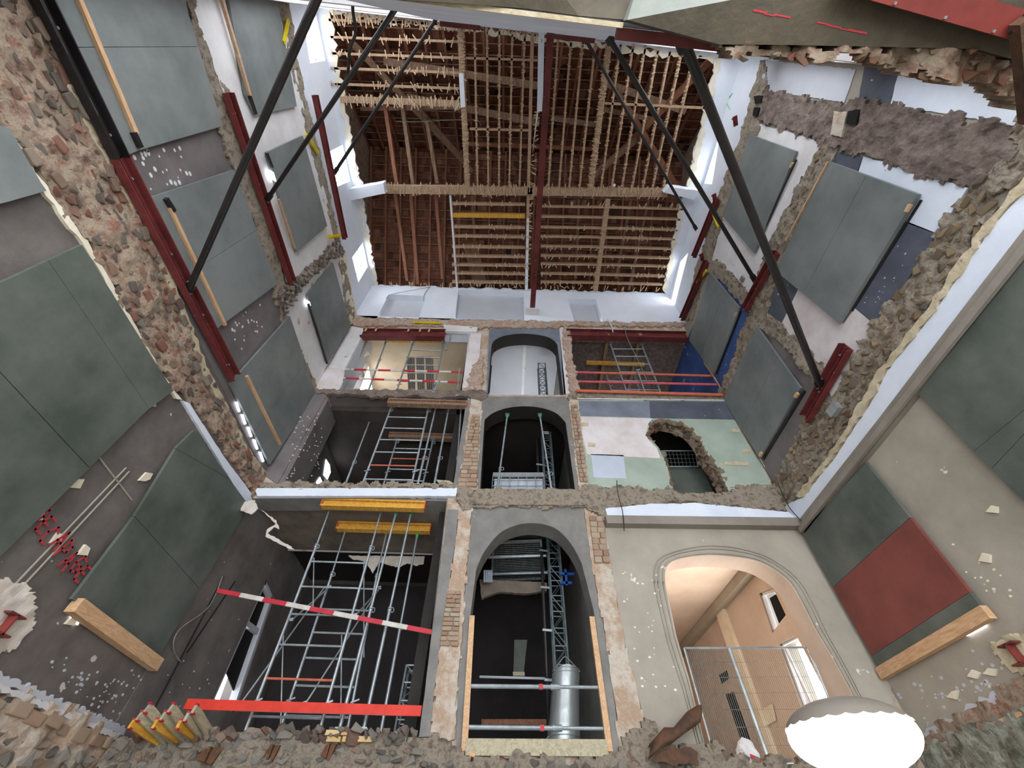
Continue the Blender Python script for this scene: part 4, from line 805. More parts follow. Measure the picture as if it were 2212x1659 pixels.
slab2('parapet', box2(XL-.3, XR+.3, ZC-.05+CZ, ZC+.62+CZ), ('y', 8.35, -1), 0, .3, M['brick'] if False else M['mortar_red'], rf)
o = slab('loose_board', [(1000, 528), (1030, 522), (1052, 612), (1024, 620)], ('z', 15.9, -1), 0, .03, M['oldwood']); tag(o, 'wide grey loose board lying above the attic joists left of centre', 'board')
o = obj('lamp_disc', *tube_vf(at((1327, 400), 'z', 15.4), at((1327, 400), 'z', 15.5), .05, 12), M['white']); tag(o, 'small round white disc among the attic joists above the cross beam', 'disc')
# ------------------------------------------------------------------ RED CHANNELS, STRUTS
def channel(label, a, b, pl, w=.20, flip=1, m='redsteel', bolts=4):
    t = thing('red_steel_channel' if m != 'black' else 'shaded_steel_channel', label, 'steel beam'); A, B2 = pt(a, pl, .16), pt(b, pl, .16); n = Vector((pl[2], 0, 0)); up = Vector((0, 0, 1))
    beam('web', A-n*.06, B2-n*.06, .02, w, M[m], t, up=up)
    for s, nm in ((-1, 'lower_flange'), (1, 'upper_flange')): beam(nm, A+up*s*w/2, B2+up*s*w/2, .12, .02, M[m], t, up=up)
    beam('middle_rib', A-n*.03, B2-n*.03, .05, .02, M[m], t, up=up)
    for k in range(bolts): c = A.lerp(B2, (k+.5)/bolts)+up*(w*.25*(-1)**k); tube('bolt', c-n*.05, c-n*.02, .018, M['galv'], t, 6)
    return t
channel('longest red steel channel on the left wall beside the brick scar', (235, 340), (490, 815), L, .22, bolts=7)
channel('steel channel coloured black for shadow, continuing above the longest red channel at top left', (58, -10), (236, 342), L, .2, m='black', bolts=3)  # red channel in shadow, the shade put into a black colour
channel('red steel channel on the left wall in the narrow scar, holding the middle strut', (475, 200), (618, 610), L, .2, bolts=6)
channel('slim red channel high on the left wall beside the attic windows', (668, 205), (735, 515), ('x', XL, 1), .16, bolts=5)
channel('lowest short red channel on the right wall, at the foot of the thick strut', (1845, 750), (1755, 905), R, .24, bolts=4)
channel('middle red channel on the right wall above the navy field', (1690, 545), (1620, 670), R, .2, bolts=4)
channel('upper red channel high on the right wall beside the attic windows', (1560, 430), (1508, 555), R, .16, bolts=3)
channel('long dark red channel along the right attic floor scar', (1536, 565), (1481, 690), ('x', XR, -1), .2, bolts=3)
for k, q in enumerate(((1602, 262), (1556, 428), (1528, 556))):
    t = thing('red_steel_bracket', ('red bracket stub below the two joist holes, top of right wall', 'small red bracket at the upper right attic corner by the yellow bracket', 'small rusty red bracket between the two right channels')[k], 'bracket')
    c = pt(q, R, .12); beam('plate', c-Vector((.12, .12, 0)), c+Vector((0, .12, 0)), .12, .02, M['redsteel'], t)
    for s in (-.05, 0, .05): beam('tooth', c+Vector((-.16, -.05, s)), c+Vector((0, .05, s)), .03, .025, M['redsteel'], t)
def strut(label, a, pl, b, r):
    A = pt(a, pl, .18); B2 = at(b, 'z', A.z-CZ); d = (B2-A).normalized(); yt = fy(B2.x)+.02
    tt = (yt-A.y)/(B2.y-A.y) if B2.y > yt-.3 else 1
    E = A+(B2-A)*max(1, min(tt, 1.3)) if b[1] > 40 else A+(B2-A)*1.35
    t = thing('steel_strut', label, 'strut'); tube('tube', A, E, r, M['black'], t, 14); beam('fork_plate', A-d*.02, A+d*.16, r*2.6, r*1.1, M['black'], t)
    tube('pin', A+Vector((0, -r*1.6, 0)), A+Vector((0, r*1.6, 0)), .025, M['galv'], t, 8); beam('end_plate', E-d*.12, E, r*3, r*1.2, M['black'], t)
    return t
strut('thick black strut from the longest left red channel up past the top edge', (385, 625), L, (683, 0), .05)
strut('middle black strut on the left, from the channel in the narrow scar', (560, 430), L, (867, 0), .045)
strut('thin black strut on the left ending at the plaster strip above the roof joists', (710, 372), L, (948, 32), .045)
strut('thickest black strut on the right down to the lowest red channel', (1790, 832), R, (1478, 92), .062)
strut('middle black strut on the right down to the middle red channel', (1645, 605), R, (1314, 80), .05)
strut('thin black strut on the right, innermost and ending at the slim channel', (1515, 495), R, (1264, 84), .045)
o = wire('curved_black_pipe', [at(q, 'z', 9.6) for q in ((764, -30), (762, 20), (768, 70), (756, 105), (752, 150), (748, 166))], .03, M['black']); tag(o, 'curved black pipe hanging beside the middle left strut at the top', 'pipe')
t = thing('attic_red_beam', 'long red steel beam running under the middle of the attic ceiling to the back wall', 'steel beam')
a, b = at((1190, 66), 'z', 13.7), at((1150, 672), 'z', 13.7)
beam('bottom_flange', a, b, .18, .02, M['redsteel'], t); beam('web', a+Vector((0, 0, .1)), b+Vector((0, 0, .1)), .02, .2, M['redlight'], t); beam('top_flange', a+Vector((0, 0, .2)), b+Vector((0, 0, .2)), .18, .02, M['redsteel'], t)
for k in (.3, .55, .8): c = a.lerp(b, k); beam('stiffener', c+Vector((-.08, 0, .1)), c+Vector((.08, 0, .1)), .02, .18, M['redsteel'], t)
beam('bearing_pad', b+Vector((-.25, 0, -.06)), b+Vector((.25, 0, -.06)), .3, .1, M['white'], t)
# yellow brackets
for k, (a, b, pl) in enumerate((((612, 42), (602, 92), L), ((650, 288), (678, 330), L), ((700, 512), (728, 508), L), ((1548, 462), (1560, 490), R), ((1534, 584), (1512, 612), R), ((894, 702), (952, 704), B))):
    t = thing('yellow_bracket', ('yellow bracket strip near the top edge between the thick strut and a grey board', 'yellow bracket strip crossed by the middle left strut', 'short yellow bracket at the foot of the slim left channel', 'yellow bracket strip beside the middle right strut', 'yellow bracket strip above the blue painted corner', 'long yellow strip on the back wall above the left red lintel')[k], 'bracket')
    A, B2 = pt(a, pl, .12), pt(b, pl, .12); n = Vector((0, 0, 0)); n['xyz'.index(pl[0])] = 1
    beam('strip', A, B2, .10, .03, M['yellow'], t, up=n); beam('rib', A+(B2-A)*.05, B2-(B2-A)*.05, .03, .07, M['yellow'], t, up=n)
# red lintels
def ibeam(label, a, b, y, h, m='redsteel'):
    t = thing('red_steel_lintel', label, 'steel beam'); A, B2 = at(a, 'y', y), at(b, 'y', y)
    beam('web', A, B2, .02, h, M[m], t); beam('top_flange', A+Vector((0, 0, h/2)), B2+Vector((0, 0, h/2)), .22, .025, M[m], t); beam('bottom_flange', A-Vector((0, 0, h/2)), B2-Vector((0, 0, h/2)), .22, .025, M[m], t)
    return t, A, B2
t, A, B2 = ibeam('red steel lintel with pale slips over the opening with red and white bars', (782, 722), (962, 724), 7.98, .42)
for k in (.04, .16, .55, .69, .8): c = A.lerp(B2, k); beam('pale_slip', c+Vector((0, -.1, .05)), c+Vector((0, -.1, .2)), .06, .02, M['pine'], t)
t, A, B2 = ibeam('wide red steel lintel over the opening beside the blue wall', (1224, 722), (1484, 728), 7.98, .40)
# ------------------------------------------------------------------ SCAFFOLD AND PROPS
def collar(p, r, par): tube('collar', p-Vector((0, 0, .04)), p+Vector((0, 0, .04)), r, M['galv'], par, 10); wire('locking_pin', [p+Vector((-.02, -r, 0)), p+Vector((.07, -r-.02, .01)), p+Vector((.09, -r, -.05)), p+Vector((.04, -r, -.07))], .007, M['galv'], par, 5, 3)
def prop(label, top, bot, y, group=None, head='green', mid=.45):
    A, B2 = at(top, 'y', y), at(bot, 'y', y); x = (A.x+B2.x)/2; A = Vector((A.x, y, A.z)); B2 = Vector((B2.x, y, B2.z))
    t = thing('steel_prop', label, 'prop', group); c = B2.lerp(A, mid)
    ot = tube('outer_tube', B2, c, .03, M['galv'], t); it = tube('inner_tube', c, A, .024, M['galv'], t); collar(c, .04, ot)
    if head: tag(tube('head_sleeve', A-(A-B2).normalized()*.12, A, .032, M[head], it), 'green sleeve')
    beam('head_plate', A+Vector((-.06, 0, 0)), A+Vector((.06, 0, 0)), .12, .012, M['galv'], t); beam('base_plate', B2+Vector((-.06, 0, 0)), B2+Vector((.06, 0, 0)), .12, .012, M['galv'], t)
    return t
def frame(label, tl, tr, bl, br, y, n, odd=None, heads=None):
    t = thing('scaffold_frame', label, 'scaffold'); TL, TR, BL, BR = [at(q, 'y', y) for q in (tl, tr, bl, br)]
    U = [tube('upright', BL, TL, .027, M['galv'], t), tube('upright', BR, TR, .027, M['galv'], t)]
    for k in range(n):
        u = (k+.35)/n; a, b = BL.lerp(TL, u), BR.lerp(TR, u); o = tube('rung', a, b, .018, M['orange' if k == odd else 'galv'], t, 8)
        if k == odd: o['label'] = 'orange rung'
    if heads:
        for P, h, u in ((TL, heads[0], U[0]), (TR, heads[1], U[1])):
            H = at(h, 'y', y); collar(P, .04, u); js = tube('jack_screw', P, H, .019, M['galv'], t, 8); beam('jack_head', H+Vector((-.07, 0, 0)), H+Vector((.07, 0, 0)), .14, .014, M['galv'], js)
    for P in (BL, BR): beam('wedge', P+Vector((-.05, -.04, .35)), P+Vector((.09, -.04, .4)), .02, .02, M['galv'], t)
    return t
def spar(name, label, cat, a, b, w, h, m, ax='y', v=8.0, v2=None):
    A, B2 = at(a, ax, v), at(b, ax, v2 if v2 is not None else v); t = thing(name, label, cat); beam('chord', A, B2, w, h, M[m], t); return t, A, B2
def hbeam(label, a, b, z, m='yellowwood'):
    t = thing('formwork_beam', label, 'timber beam'); A, B2 = at(a, 'z', z), at(b, 'z', z); B2 = Vector((B2.x, A.y*.5+B2.y*.5, A.z)); A.y = B2.y
    beam('bottom_chord', A-Vector((0, 0, .08)), B2-Vector((0, 0, .08)), .16, .04, M[m], t); beam('web', A, B2, .035, .18, M[m], t); beam('top_chord', A+Vector((0, 0, .08)), B2+Vector((0, 0, .08)), .16, .04, M[m], t)
    for P in (A, B2): beam('end_cap', P+Vector((-.01, 0, 0)), P+Vector((.01, 0, 0)), .165, .2, M['orange'], t)
    return t
# storey 0 left
hbeam('yellow formwork beam under the white lintel, front one', (698, 1090), (918, 1092), 5.27); hbeam('orange-yellow formwork beam under the brown ceiling, rear one', (730, 1138), (930, 1142), 5.27)
frame('front scaffold frame with one orange rung in the tall black lower opening', (683, 1180), (801, 1184), (530, 1578), (689, 1583), 8.35, 6, 1, ((715, 1092), (826, 1094)))
frame('rear scaffold frame in the tall black lower opening, dimmer rungs', (717, 1240), (814, 1244), (607, 1570), (751, 1574), 9.1, 6, None, ((746, 1146), (835, 1150)))
prop('steel prop with green head, left of the pair in the lower opening', (857, 1102), (734, 1573), 8.35); prop('steel prop with green head, right of the pair in the lower opening', (889, 1102), (786, 1573), 8.35); prop('thin green-headed prop under the rear yellow beam, lower opening', (902, 1152), (822, 1585), 9.1)
for k, (a, b) in enumerate((((520, 1520), (700, 1270)), ((660, 1520), (820, 1270)), ((630, 1340), (712, 1268)), ((768, 1330), (820, 1272)))):
    A = at(a, 'y', 8.35); B2 = at(b, 'y', 9.1); t = thing('brace_tube', ('long diagonal brace low between the left uprights', 'long diagonal brace low between the right uprights', 'short diagonal brace high between the left uprights', 'short diagonal brace high between the right uprights')[k]+' of the lower scaffold frames', 'scaffold'); tube('tube', A, B2, .016, M['galv'], t, 8); beam('hook', A-Vector((.03, .02, 0)), A+Vector((.03, -.02, .02)), .03, .04, M['galv'], t); beam('hook', B2-Vector((.03, 0, 0)), B2+Vector((.03, 0, .02)), .03, .04, M['galv'], t)
for k, (a, b) in enumerate((((678, 1205), (676, 1320)), ((612, 1370), (606, 1570)), ((738, 1372), (736, 1560)), ((786, 1210), (786, 1420)))):
    o = obj('tie_rod', *tube_vf(at(a, 'y', 8.7), at(b, 'y', 8.7), .013, 8), M['galv']); tag(o, ('thin upright rod near the top rungs, left', 'thin upright rod low behind the left upright', 'thin upright rod low behind the right upright', 'thin upright rod near the top rungs, right')[k]+' of the lower scaffold', 'rod')
def striped(label, a, b, y, w, h, n, cols, y2=None):
    t = thing('barrier_bar', label, 'barrier'); A, B2 = at(a, 'y', y), at(b, 'y', y2 or y)
    for k in range(n): o = beam('band', A.lerp(B2, k/n), A.lerp(B2, (k+1)/n), w, h, M[cols[k % len(cols)]], t)
    return t
striped('slanting red and white barrier plank across the lower scaffold', (470, 1276), (934, 1366), 8.05, .03, .075, 9, ('redwhite_r', 'redwhite_w'))
t = thing('red_plank', 'long vermilion plank across the foot of the lower opening', 'plank'); beam('plank', at((402, 1521), 'y', 8.0), at((910, 1536), 'y', 8.0), .04, .13, M['redplank'], t)
# bundle of planks on the rubble
ORD = ('leftmost', 'second from the left', 'third from the left', 'fourth from the left', 'middle', 'fourth from the right', 'third from the right', 'second from the right', 'rightmost')
for k in range(9):
    a = at((284+k*17, 1562-(k % 3)*17+(0 if k < 6 else 2)), 'y', 7.25); b = at((352+k*13, 1606-k*2), 'y', 7.95)
    t = thing('plank', ORD[k]+' red-tipped formwork plank in the bundle on the rubble wall', 'plank', 'red-tipped planks bundled at the left end of the rubble wall'); tb = beam('timber', a, b, .04, .11, M['pinegrey' if k % 3 else 'yellowwood'], t); d = (b-a).normalized()
    for q in (-.05, .05): beam('red_tip', a-d*.004+Vector((0, 0, q)), a+d*.05+Vector((0, 0, q)), .044, .02, M['redwhite_r'], tb)
for k in range(5):
    c = at((722+(k % 3)*34-(k//3)*2, 1598-(k//3)*14), 'y', 7.86); o = obj('yellow_brick', *beam_vf(c-Vector((.10, 0, 0)), c+Vector((.10, 0, 0)), .1, .06), M['yellowbrick']); tag(o, ('lower left', 'lower middle', 'lower right', 'upper left', 'upper middle')[k]+' yellow brick of the small stack on the rubble wall by the props', 'brick', 'yellow bricks stacked on the rubble wall')
for k, (x, y) in enumerate(((450, 1630), (585, 1625), (708, 1622))):
    t = thing('rusty_joist_stub', ('largest orange-rusty joist stub in the rubble wall, leftmost', 'small rusty joist stub in the rubble wall below the plank bundle, middle one', 'small rusty joist stub below the yellow bricks')[k], 'steel beam'); c = at((x, y), 'y', 7.8); s = (.16, .09, .09)[k]
    obj('flange', [c+Vector(q) for q in ((-s, 0, -.05), (s*.6, 0, -.1), (s, .02, .08), (-s*.6, .03, .07), (-s, .3, -.05), (s*.6, .3, -.1), (s, .3, .08), (-s*.6, .3, .07))], [(0, 1, 2, 3), (4, 5, 6, 7), (0, 1, 5, 4), (1, 2, 6, 5), (2, 3, 7, 6), (3, 0, 4, 7)], M['rust'], t)
    beam('web', c+Vector((0, -.05, 0)), c+Vector((0, .25, 0)), .03, .16, M['rust'], t)
# storey 1 left
hbeam('brown formwork beam under the dark ceiling with orange clips, middle-left opening front', (840, 870), (1008, 874), 8.5, 'oldwood'); hbeam('formwork beam on the dark ceiling behind the ladder frame, middle-left opening', (842, 942), (995, 946), 8.5, 'oldwood')
frame('front scaffold frame with an orange rung in the dark middle-left opening', (843, 886), (924, 888), (783, 1046), (889, 1048), 8.2, 6, 1, ((847, 878), (927, 880)))
frame('rear scaffold frame in the dark middle-left opening', (856, 955), (934, 957), (829, 1046), (913, 1048), 9.2, 4, 2, ((858, 950), (935, 951)))
for k, (a, b, y, h) in enumerate((((801, 903), (746, 1047), 8.9, None), ((942, 878), (902, 1048), 8.2, 'green'), ((970, 878), (938, 1048), 8.2, 'green'), ((996, 878), (985, 1048), 8.2, 'green'))):
    prop(('lone steel prop standing left of the frames in the middle-left opening', 'green-headed prop leaning against the frame in the middle-left opening', 'green-headed prop, second from the right jamb of the middle-left opening', 'green-headed prop next to the right jamb of the middle-left opening')[k], a, b, y, None, h, .3)
o = slab('leaning_board', [(942, 1036), (970, 1038), (984, 1046), (950, 1047)], ('y', 8.1, -1), 0, .03, M['pinegrey']); tag(o, 'pale board scrap at the foot of the props in the middle-left opening', 'board')
# storey 2 left
frame('scaffold frame under the red lintel, upper-left opening', (890, 746), (957, 748), (855, 850), (935, 850), 8.3, 6, None, ((892, 740), (958, 741)))
prop('green-headed prop left of the frame in the upper-left opening', (833, 740), (795, 846), 8.3, None, 'green', .6)
t = thing('formwork_beam', 'thin formwork beam over the frame heads in the upper-left opening', 'timber beam'); beam('chord', at((832, 736), 'y', 8.3), at((960, 737), 'y', 8.3), .12, .05, M['yellowwood'], t)
striped('upper red and white barrier bar in the upper-left opening', (712, 797), (1001, 804), 8.0, .02, .075, 11, ('redwhite_r', 'redwhite_w')); striped('lower red and white barrier bar in the upper-left opening', (694, 815), (994, 826), 7.98, .02, .075, 11, ('redwhite_r', 'redwhite_w'))
for k, (a, b) in enumerate((((757, 794), (731, 850)), ((872, 797), (855, 851)), ((949, 822), (936, 850)), ((993, 796), (987, 857)))):
    t = thing('barrier_post', ('leftmost', 'second', 'third, shortest', 'rightmost')[k]+' galvanised post holding the red and white bars', 'post'); tube('tube', at(b, 'y', 7.95), at(a, 'y', 7.95), .022, M['galv'], t); beam('clamp', at(b, 'y', 7.93)+Vector((-.05, 0, .05)), at(b, 'y', 7.93)+Vector((.05, 0, .05)), .05, .04, M['galv'], t)
t = thing('ribbed_panel_stack', 'grey ribbed metal panels standing behind the bars, upper-left opening', 'panels')
for k in range(3):
    x0 = 878+k*20; slab('ribbed_panel', [(x0, 770), (x0+18, 770), (x0+19, 846), (x0+4, 846)], ('y', 8.6, -1), 0, .04, M['mortar_dark'] if False else M['taupe_d'], t)
    for j in range(4): beam('rib', at((x0+3+j*4, 771), 'y', 8.55), at((x0+6+j*4, 845), 'y', 8.55), .015, .02, M['darkbrown'], t, up=Vector((0, 1, 0)))
o = slab('plasterboard_sheet', [(786, 752), (800, 764), (774, 778), (770, 772)], ('y', 8.7, -1), 0, .02, M['creamlight']); tag(o, 'bent cream sheet end behind the white pier, upper-left opening', 'plasterboard')
o = wire('foil_duct', [at(q, 'y', 7.9) for q in ((973, 722), (972, 735), (966, 745), (964, 756))], .03, M['galv'], None, 8, 5); tag(o, 'crumpled silver foil hanging at the right end of the left red lintel', 'duct')
# storey 2 right
for k, (a, b) in enumerate((((1314, 722), (1294, 842)), ((1383, 722), (1357, 842)))):
    t = thing('ceiling_timber', ('left', 'right')[k]+' brown timber running back along the ribbed ceiling above the frame', 'timber beam'); beam('timber', at(a, 'z', 12.45), at(b, 'z', 12.45), .11, .12, M['oldwood'], t)
t = thing('ceiling_timber', 'orange cross timber on the ribbed ceiling behind the frame', 'timber beam'); beam('timber', at((1267, 783), 'z', 12.3), at((1392, 787), 'z', 12.3), .12, .1, M['yellowwood'], t)
frame('scaffold frame under the ribbed brown ceiling, upper-right opening', (1319, 744), (1386, 744), (1354, 848), (1428, 850), 8.3, 6, None, ((1316, 738), (1383, 738)))
frame('rear scaffold frame dim below the ribbed ceiling, upper-right opening', (1310, 810), (1372, 812), (1322, 850), (1384, 852), 9.4, 2)
striped('upper pink-orange barrier bar in the upper-right opening', (1240, 804), (1540, 812), 7.98, .03, .08, 6, ('pinkbar', 'orange', 'orange', 'orange', 'orange', 'orange')); striped('lower pink barrier bar in the upper-right opening', (1243, 824), (1560, 831), 7.98, .03, .08, 1, ('pinkbar',)); striped('orange toe board along the edge of the upper-right opening', (1245, 844), (1562, 853), 7.86, .03, .10, 1, ('orange',))
t = thing('plank', 'slanting pink plank against the blue wall, right end of the barrier', 'plank'); beam('timber', at((1523, 782), 'y', 7.9), at((1562, 842), 'y', 7.9), .03, .09, M['pinkbar'] if False else M['pine'], t)
t = thing('barrier_post', 'galvanised post in the middle of the pink bars', 'post'); tube('tube', at((1394, 849), 'y', 7.9), at((1377, 800), 'y', 7.9), .022, M['galv'], t); beam('clamp', at((1374, 800), 'y', 7.9), at((1382, 799), 'y', 7.9), .05, .04, M['galv'], t)
# ------------------------------------------------------------------ LIFT MAST AND SHAFT
def mast(label, x, y, z0, z1, w=.26, m='galv', n=None):
    t = thing('lift_mast', label, 'mast', loc=(0, 0, 0)); n = n or int((z1-z0)/.32)
    for sx in (-1, 1):
        for sy in (-1, 1): tube('corner_tube', (x+sx*w/2, y+sy*w/2, z0+CZ), (x+sx*w/2, y+sy*w/2, z1+CZ), .022, M[m], t, 8)
    P = []
    for k in range(n):
        a, b = z0+(z1-z0)*k/n+CZ, z0+(z1-z0)*(k+1)/n+CZ
        for sy in (-1, 1): P.append(tube_vf((x-w/2, y+sy*w/2, a), (x+w/2, y+sy*w/2, b) if k % 2 else (x+w/2, y+sy*w/2, a), .011, 6)); P.append(tube_vf((x-w/2, y+sy*w/2, a if k % 2 else b), (x+w/2, y+sy*w/2, b if k % 2 else a), .011, 6))
        for sx in (-1, 1): P.append(tube_vf((x+sx*w/2, y-w/2, a), (x+sx*w/2, y+w/2, b), .011, 6))
    for k in range(n+1):
        z = z0+(z1-z0)*k/n+CZ
        for sy in (-1, 1): P.append(tube_vf((x-w/2, y+sy*w/2, z), (x+w/2, y+sy*w/2, z), .013, 6))
    o = many('lattice_bars', P, M[m], t); o['kind'] = 'stuff'; return t
cm = at((1212, 1435), 'y', 9.3); c2 = at((1205, 1190), 'y', 9.3)
mast('tall lattice lift mast rising behind the three central arches', cm.x, 9.3, 1.0, 12.2, .26, 'mast')
t = thing('mast_rail', 'dark vertical rail pipe left of the lattice mast', 'pipe'); tube('pipe', (cm.x-.3, 9.2, 1.0+CZ), (cm.x-.3, 9.2, 8.4+CZ), .035, M['black'], t)
for k in range(8): beam('clip', (cm.x-.35, 9.17, 1.5+k*.85+CZ), (cm.x-.15, 9.2, 1.5+k*.85+CZ), .03, .04, M['galv'], t)
cb = thing('blue_clamp', 'blue-painted clamp bars on the mast in the lowest arch', 'clamp'); q = at((1222, 1240), 'y', 9.1); beam('bar', q-Vector((.15, 0, 0)), q+Vector((.2, 0, 0)), .05, .05, M['bluep'], cb); beam('bar', q-Vector((.15, 0, .2)), q+Vector((.12, 0, -.2)), .05, .05, M['bluep'], cb); beam('upright', q-Vector((0, 0, .25)), q+Vector((0, 0, .1)), .05, .05, M['bluep'], cb)
# lift cage platform seen in the middle arch
t = thing('lift_cage', 'white-floored lift cage with mesh front standing in the middle arch', 'lift')
yc = 8.85; A, B2, C_, D_ = [at(q, 'y', yc) for q in ((1065, 1026), (1174, 1026), (1176, 1064), (1062, 1064))]
slab('cage_panel', [(1068, 1034), (1172, 1034), (1174, 1064), (1066, 1064)], ('y', yc+.05, -1), 0, .03, M['cage'], t)
beam('top_rail', A, B2, .06, .12, M['zinc'], t)
for k in range(7): a = A.lerp(B2, k/6); b = D_.lerp(C_, k/6); beam('bar', a-Vector((0, .03, 0)), b-Vector((0, .03, .1)), .015, .015, M['galv'], t)
for k in range(1, 4): a = A.lerp(D_, k/3); b = B2.lerp(C_, k/3); beam('cross_bar', a-Vector((0, .03, 0)), b-Vector((0, .03, 0)), .015, .02, M['galv'], t)
# grating floor of the cage seen from below in the lowest arch
t = thing('lift_platform', 'grey mesh lift platform seen from below at the top of the lowest arch', 'lift'); zf = 5.0
q4 = [at(q, 'z', zf) for q in ((1066, 1172), (1168, 1168), (1176, 1250), (1062, 1254))]
for i in range(4): beam('edge_bar', q4[i], q4[(i+1) % 4], .05, .05, M['galv'], t)
P = []
for k in range(1, 22): P.append(beam_vf(q4[0].lerp(q4[3], k/22), q4[1].lerp(q4[2], k/22), .012, .02))
for k in range(1, 12): P.append(beam_vf(q4[0].lerp(q4[1], k/12), q4[3].lerp(q4[2], k/12), .012, .02))
o = many('grating', P, M['mesh'], t); o['kind'] = 'stuff'
for k in (.3, .75): tube('cross_tube', q4[0].lerp(q4[3], k)-Vector((.1, 0, .06)), q4[1].lerp(q4[2], k)+Vector((.1, 0, -.06)), .04, M['mortar_dark'] if False else M['galv'], t)
o = slab('shaft_ledge', [(1036, 1252), (1182, 1258), (1182, 1276), (1130, 1282), (1080, 1278), (1040, 1292)], ('y', 9.7, -1), 0, .1, M['brownceil'], rm, .01)
for k in range(5):
    o = obj('bottle_tube', *tube_vf(at((1046+k*4, 1232), 'y', 9.5), at((1046+k*4, 1258), 'y', 9.5), .018, 8), M['paleblue']); tag(o, ('leftmost', 'second from the left', 'middle', 'second from the right', 'rightmost')[k]+' of the pale blue tubes on the shaft ledge', 'tube', 'pale blue tubes on the shaft ledge')
# zinc rubble chute
t = thing('zinc_chute', 'large zinc sheet cylinder hanging in the lowest arch, rope on top', 'chute'); a, b = at((1223, 1446), 'y', 8.75), at((1217, 1606), 'y', 8.75)
V = []; Fc = []; nn = 28
for j in range(9):
    u = j/8; c = a.lerp(b, u); r = .235+.025*u+(.012 if j in (1, 7) else 0)
    for i in range(nn): th = 2*math.pi*i/nn; V.append(c+Vector((math.cos(th)*r, math.sin(th)*r, (.02*math.sin(3*th) if j == 0 else 0))))
for j in range(8):
    for i in range(nn): Fc.append((j*nn+i, j*nn+(i+1) % nn, (j+1)*nn+(i+1) % nn, (j+1)*nn+i))
obj('shell', V, Fc, M['zinc'], t, True)
for j, u in ((0, .02), (1, .08), (2, .93)): c = a.lerp(b, u); r = .245+.025*u; wire('hoop', [c+Vector((math.cos(i*math.pi/6)*r, math.sin(i*math.pi/6)*r, 0)) for i in range(13)], .008, M['galv'], t, 5, 3)
o = wire('lifting_rope', [a+Vector((-.23, -.1, -.05)), a+Vector((-.1, 0, .12)), a+Vector((0, 0, .2)), a+Vector((.12, 0, .1)), a+Vector((.23, -.1, -.06))], .01, M['cable'], t)
# horizontal props across the arch and boards
for k, (a, b) in enumerate((((1014, 1482), (1296, 1485)), ((1008, 1571), (1306, 1574)))):
    t = thing('steel_prop', ('upper', 'lower')[k]+' horizontal steel prop wedged across the lowest arch', 'prop'); A, B2 = at(a, 'y', 7.98), at(b, 'y', 7.98); c = A.lerp(B2, .64); tube('outer_tube', A, c, .032, M['galv'], t); tube('inner_tube', c, B2, .026, M['galv'], t); tube('collar', A.lerp(B2, .62), A.lerp(B2, .69), .045, M['galv'], t)
    beam('end_plate', A-Vector((.01, 0, 0)), A, .1, .1, M['galv'], t); beam('end_plate', B2, B2+Vector((.01, 0, 0)), .1, .1, M['galv'], t); beam('red_sticker', A.lerp(B2, .53)-Vector((0, .0, 0)), A.lerp(B2, .56), .066, .066, M['redwhite_r'], t)
for a, b, lb_ in (((1020, 1331), (1003, 1624), 'left upright lumber against the jamb of the lowest arch'), ((1278, 1333), (1317, 1624), 'right upright lumber against the jamb of the lowest arch')):
    t = thing('lumber', lb_, 'timber'); A, B2 = at(a, 'y', 7.95), at(b, 'y', 7.95); beam('timber', A, B2, .09, .07, M['pine'], t, up=Vector((0, 1, 0)))
t = thing('toe_board', 'thick weathered board closing the foot of the lowest arch', 'board'); beam('board', at((1006, 1614), 'y', 7.92), at((1312, 1616), 'y', 7.92), .06, .19, M['pinegrey'], t); beam('cleat', at((1014, 1630), 'y', 7.9), at((1026, 1630), 'y', 7.9), .06, .06, M['pine'], t)
t = thing('hanging_lamp', 'greenish ceiling light box hanging in the dark shaft of the lowest arch', 'lamp'); slab('housing', [(1111, 1382), (1139, 1382), (1131, 1456), (1109, 1456)], ('y', 10.5, -1), 0, .08, M['board_olive'], t); beam('base', at((1108, 1456), 'y', 10.42), at((1133, 1456), 'y', 10.42), .05, .07, M['pinegrey'], t)
o = beam('shaft_white_rail', at((1036, 1462), 'y', 10.4), at((1185, 1466), 'y', 10.4), .03, .04, M['lightgrey'], rm); o = beam('shaft_brown_beam', at((1040, 1560), 'y', 10.4), at((1180, 1560), 'y', 10.4), .08, .08, M['rafter'], rm)
# props in middle arch
prop('green-headed steel prop, left one in the middle arch', (1096, 896), (1074, 1060), 8.2, None, 'green', .25); prop('green-headed steel prop, right one in the middle arch', (1166, 896), (1192, 1062), 8.2, None, 'green', .2)
for k, x in enumerate((1098, 1164)): o = obj('wood_wedge', *beam_vf(at((x-8, 890), 'y', 8.2), at((x+8, 888), 'y', 8.2), .16, .06), M['oldwood']); tag(o, ('left', 'right')[k]+' wooden wedge block on the prop head in the middle arch', 'block')
t = thing('rail_mesh', 'rusty rail with hanging mesh inside the middle arch', 'rail'); a, b = at((1060, 921), 'y', 9.6), at((1160, 921), 'y', 9.6); beam('rail', a, b, .05, .06, M['rafter'], t); beam('lower_wire', a-Vector((0, 0, .5)), b-Vector((0, 0, .55)), .02, .02, M['oldwood'], t)
for k in range(6): c = a.lerp(b, (k+.5)/6); beam('bar', c, c-Vector((0, 0, .5)), .015, .015, M['oldwood'], t)
o = obj('black_pipe', *tube_vf(at((1056, 848), 'y', 8.6), at((1061, 790), 'y', 8.6), .03), M['black']); tag(o, 'short black pipe inside the left jamb of the top arch', 'pipe')
# scaffold tower small at lower left opening
mast('small dark lattice tower at the foot of the lower opening, right corner', at((890, 1500), 'y', 9.6).x, 9.6, 1.2, 2.6, .34, 'galv', 5)
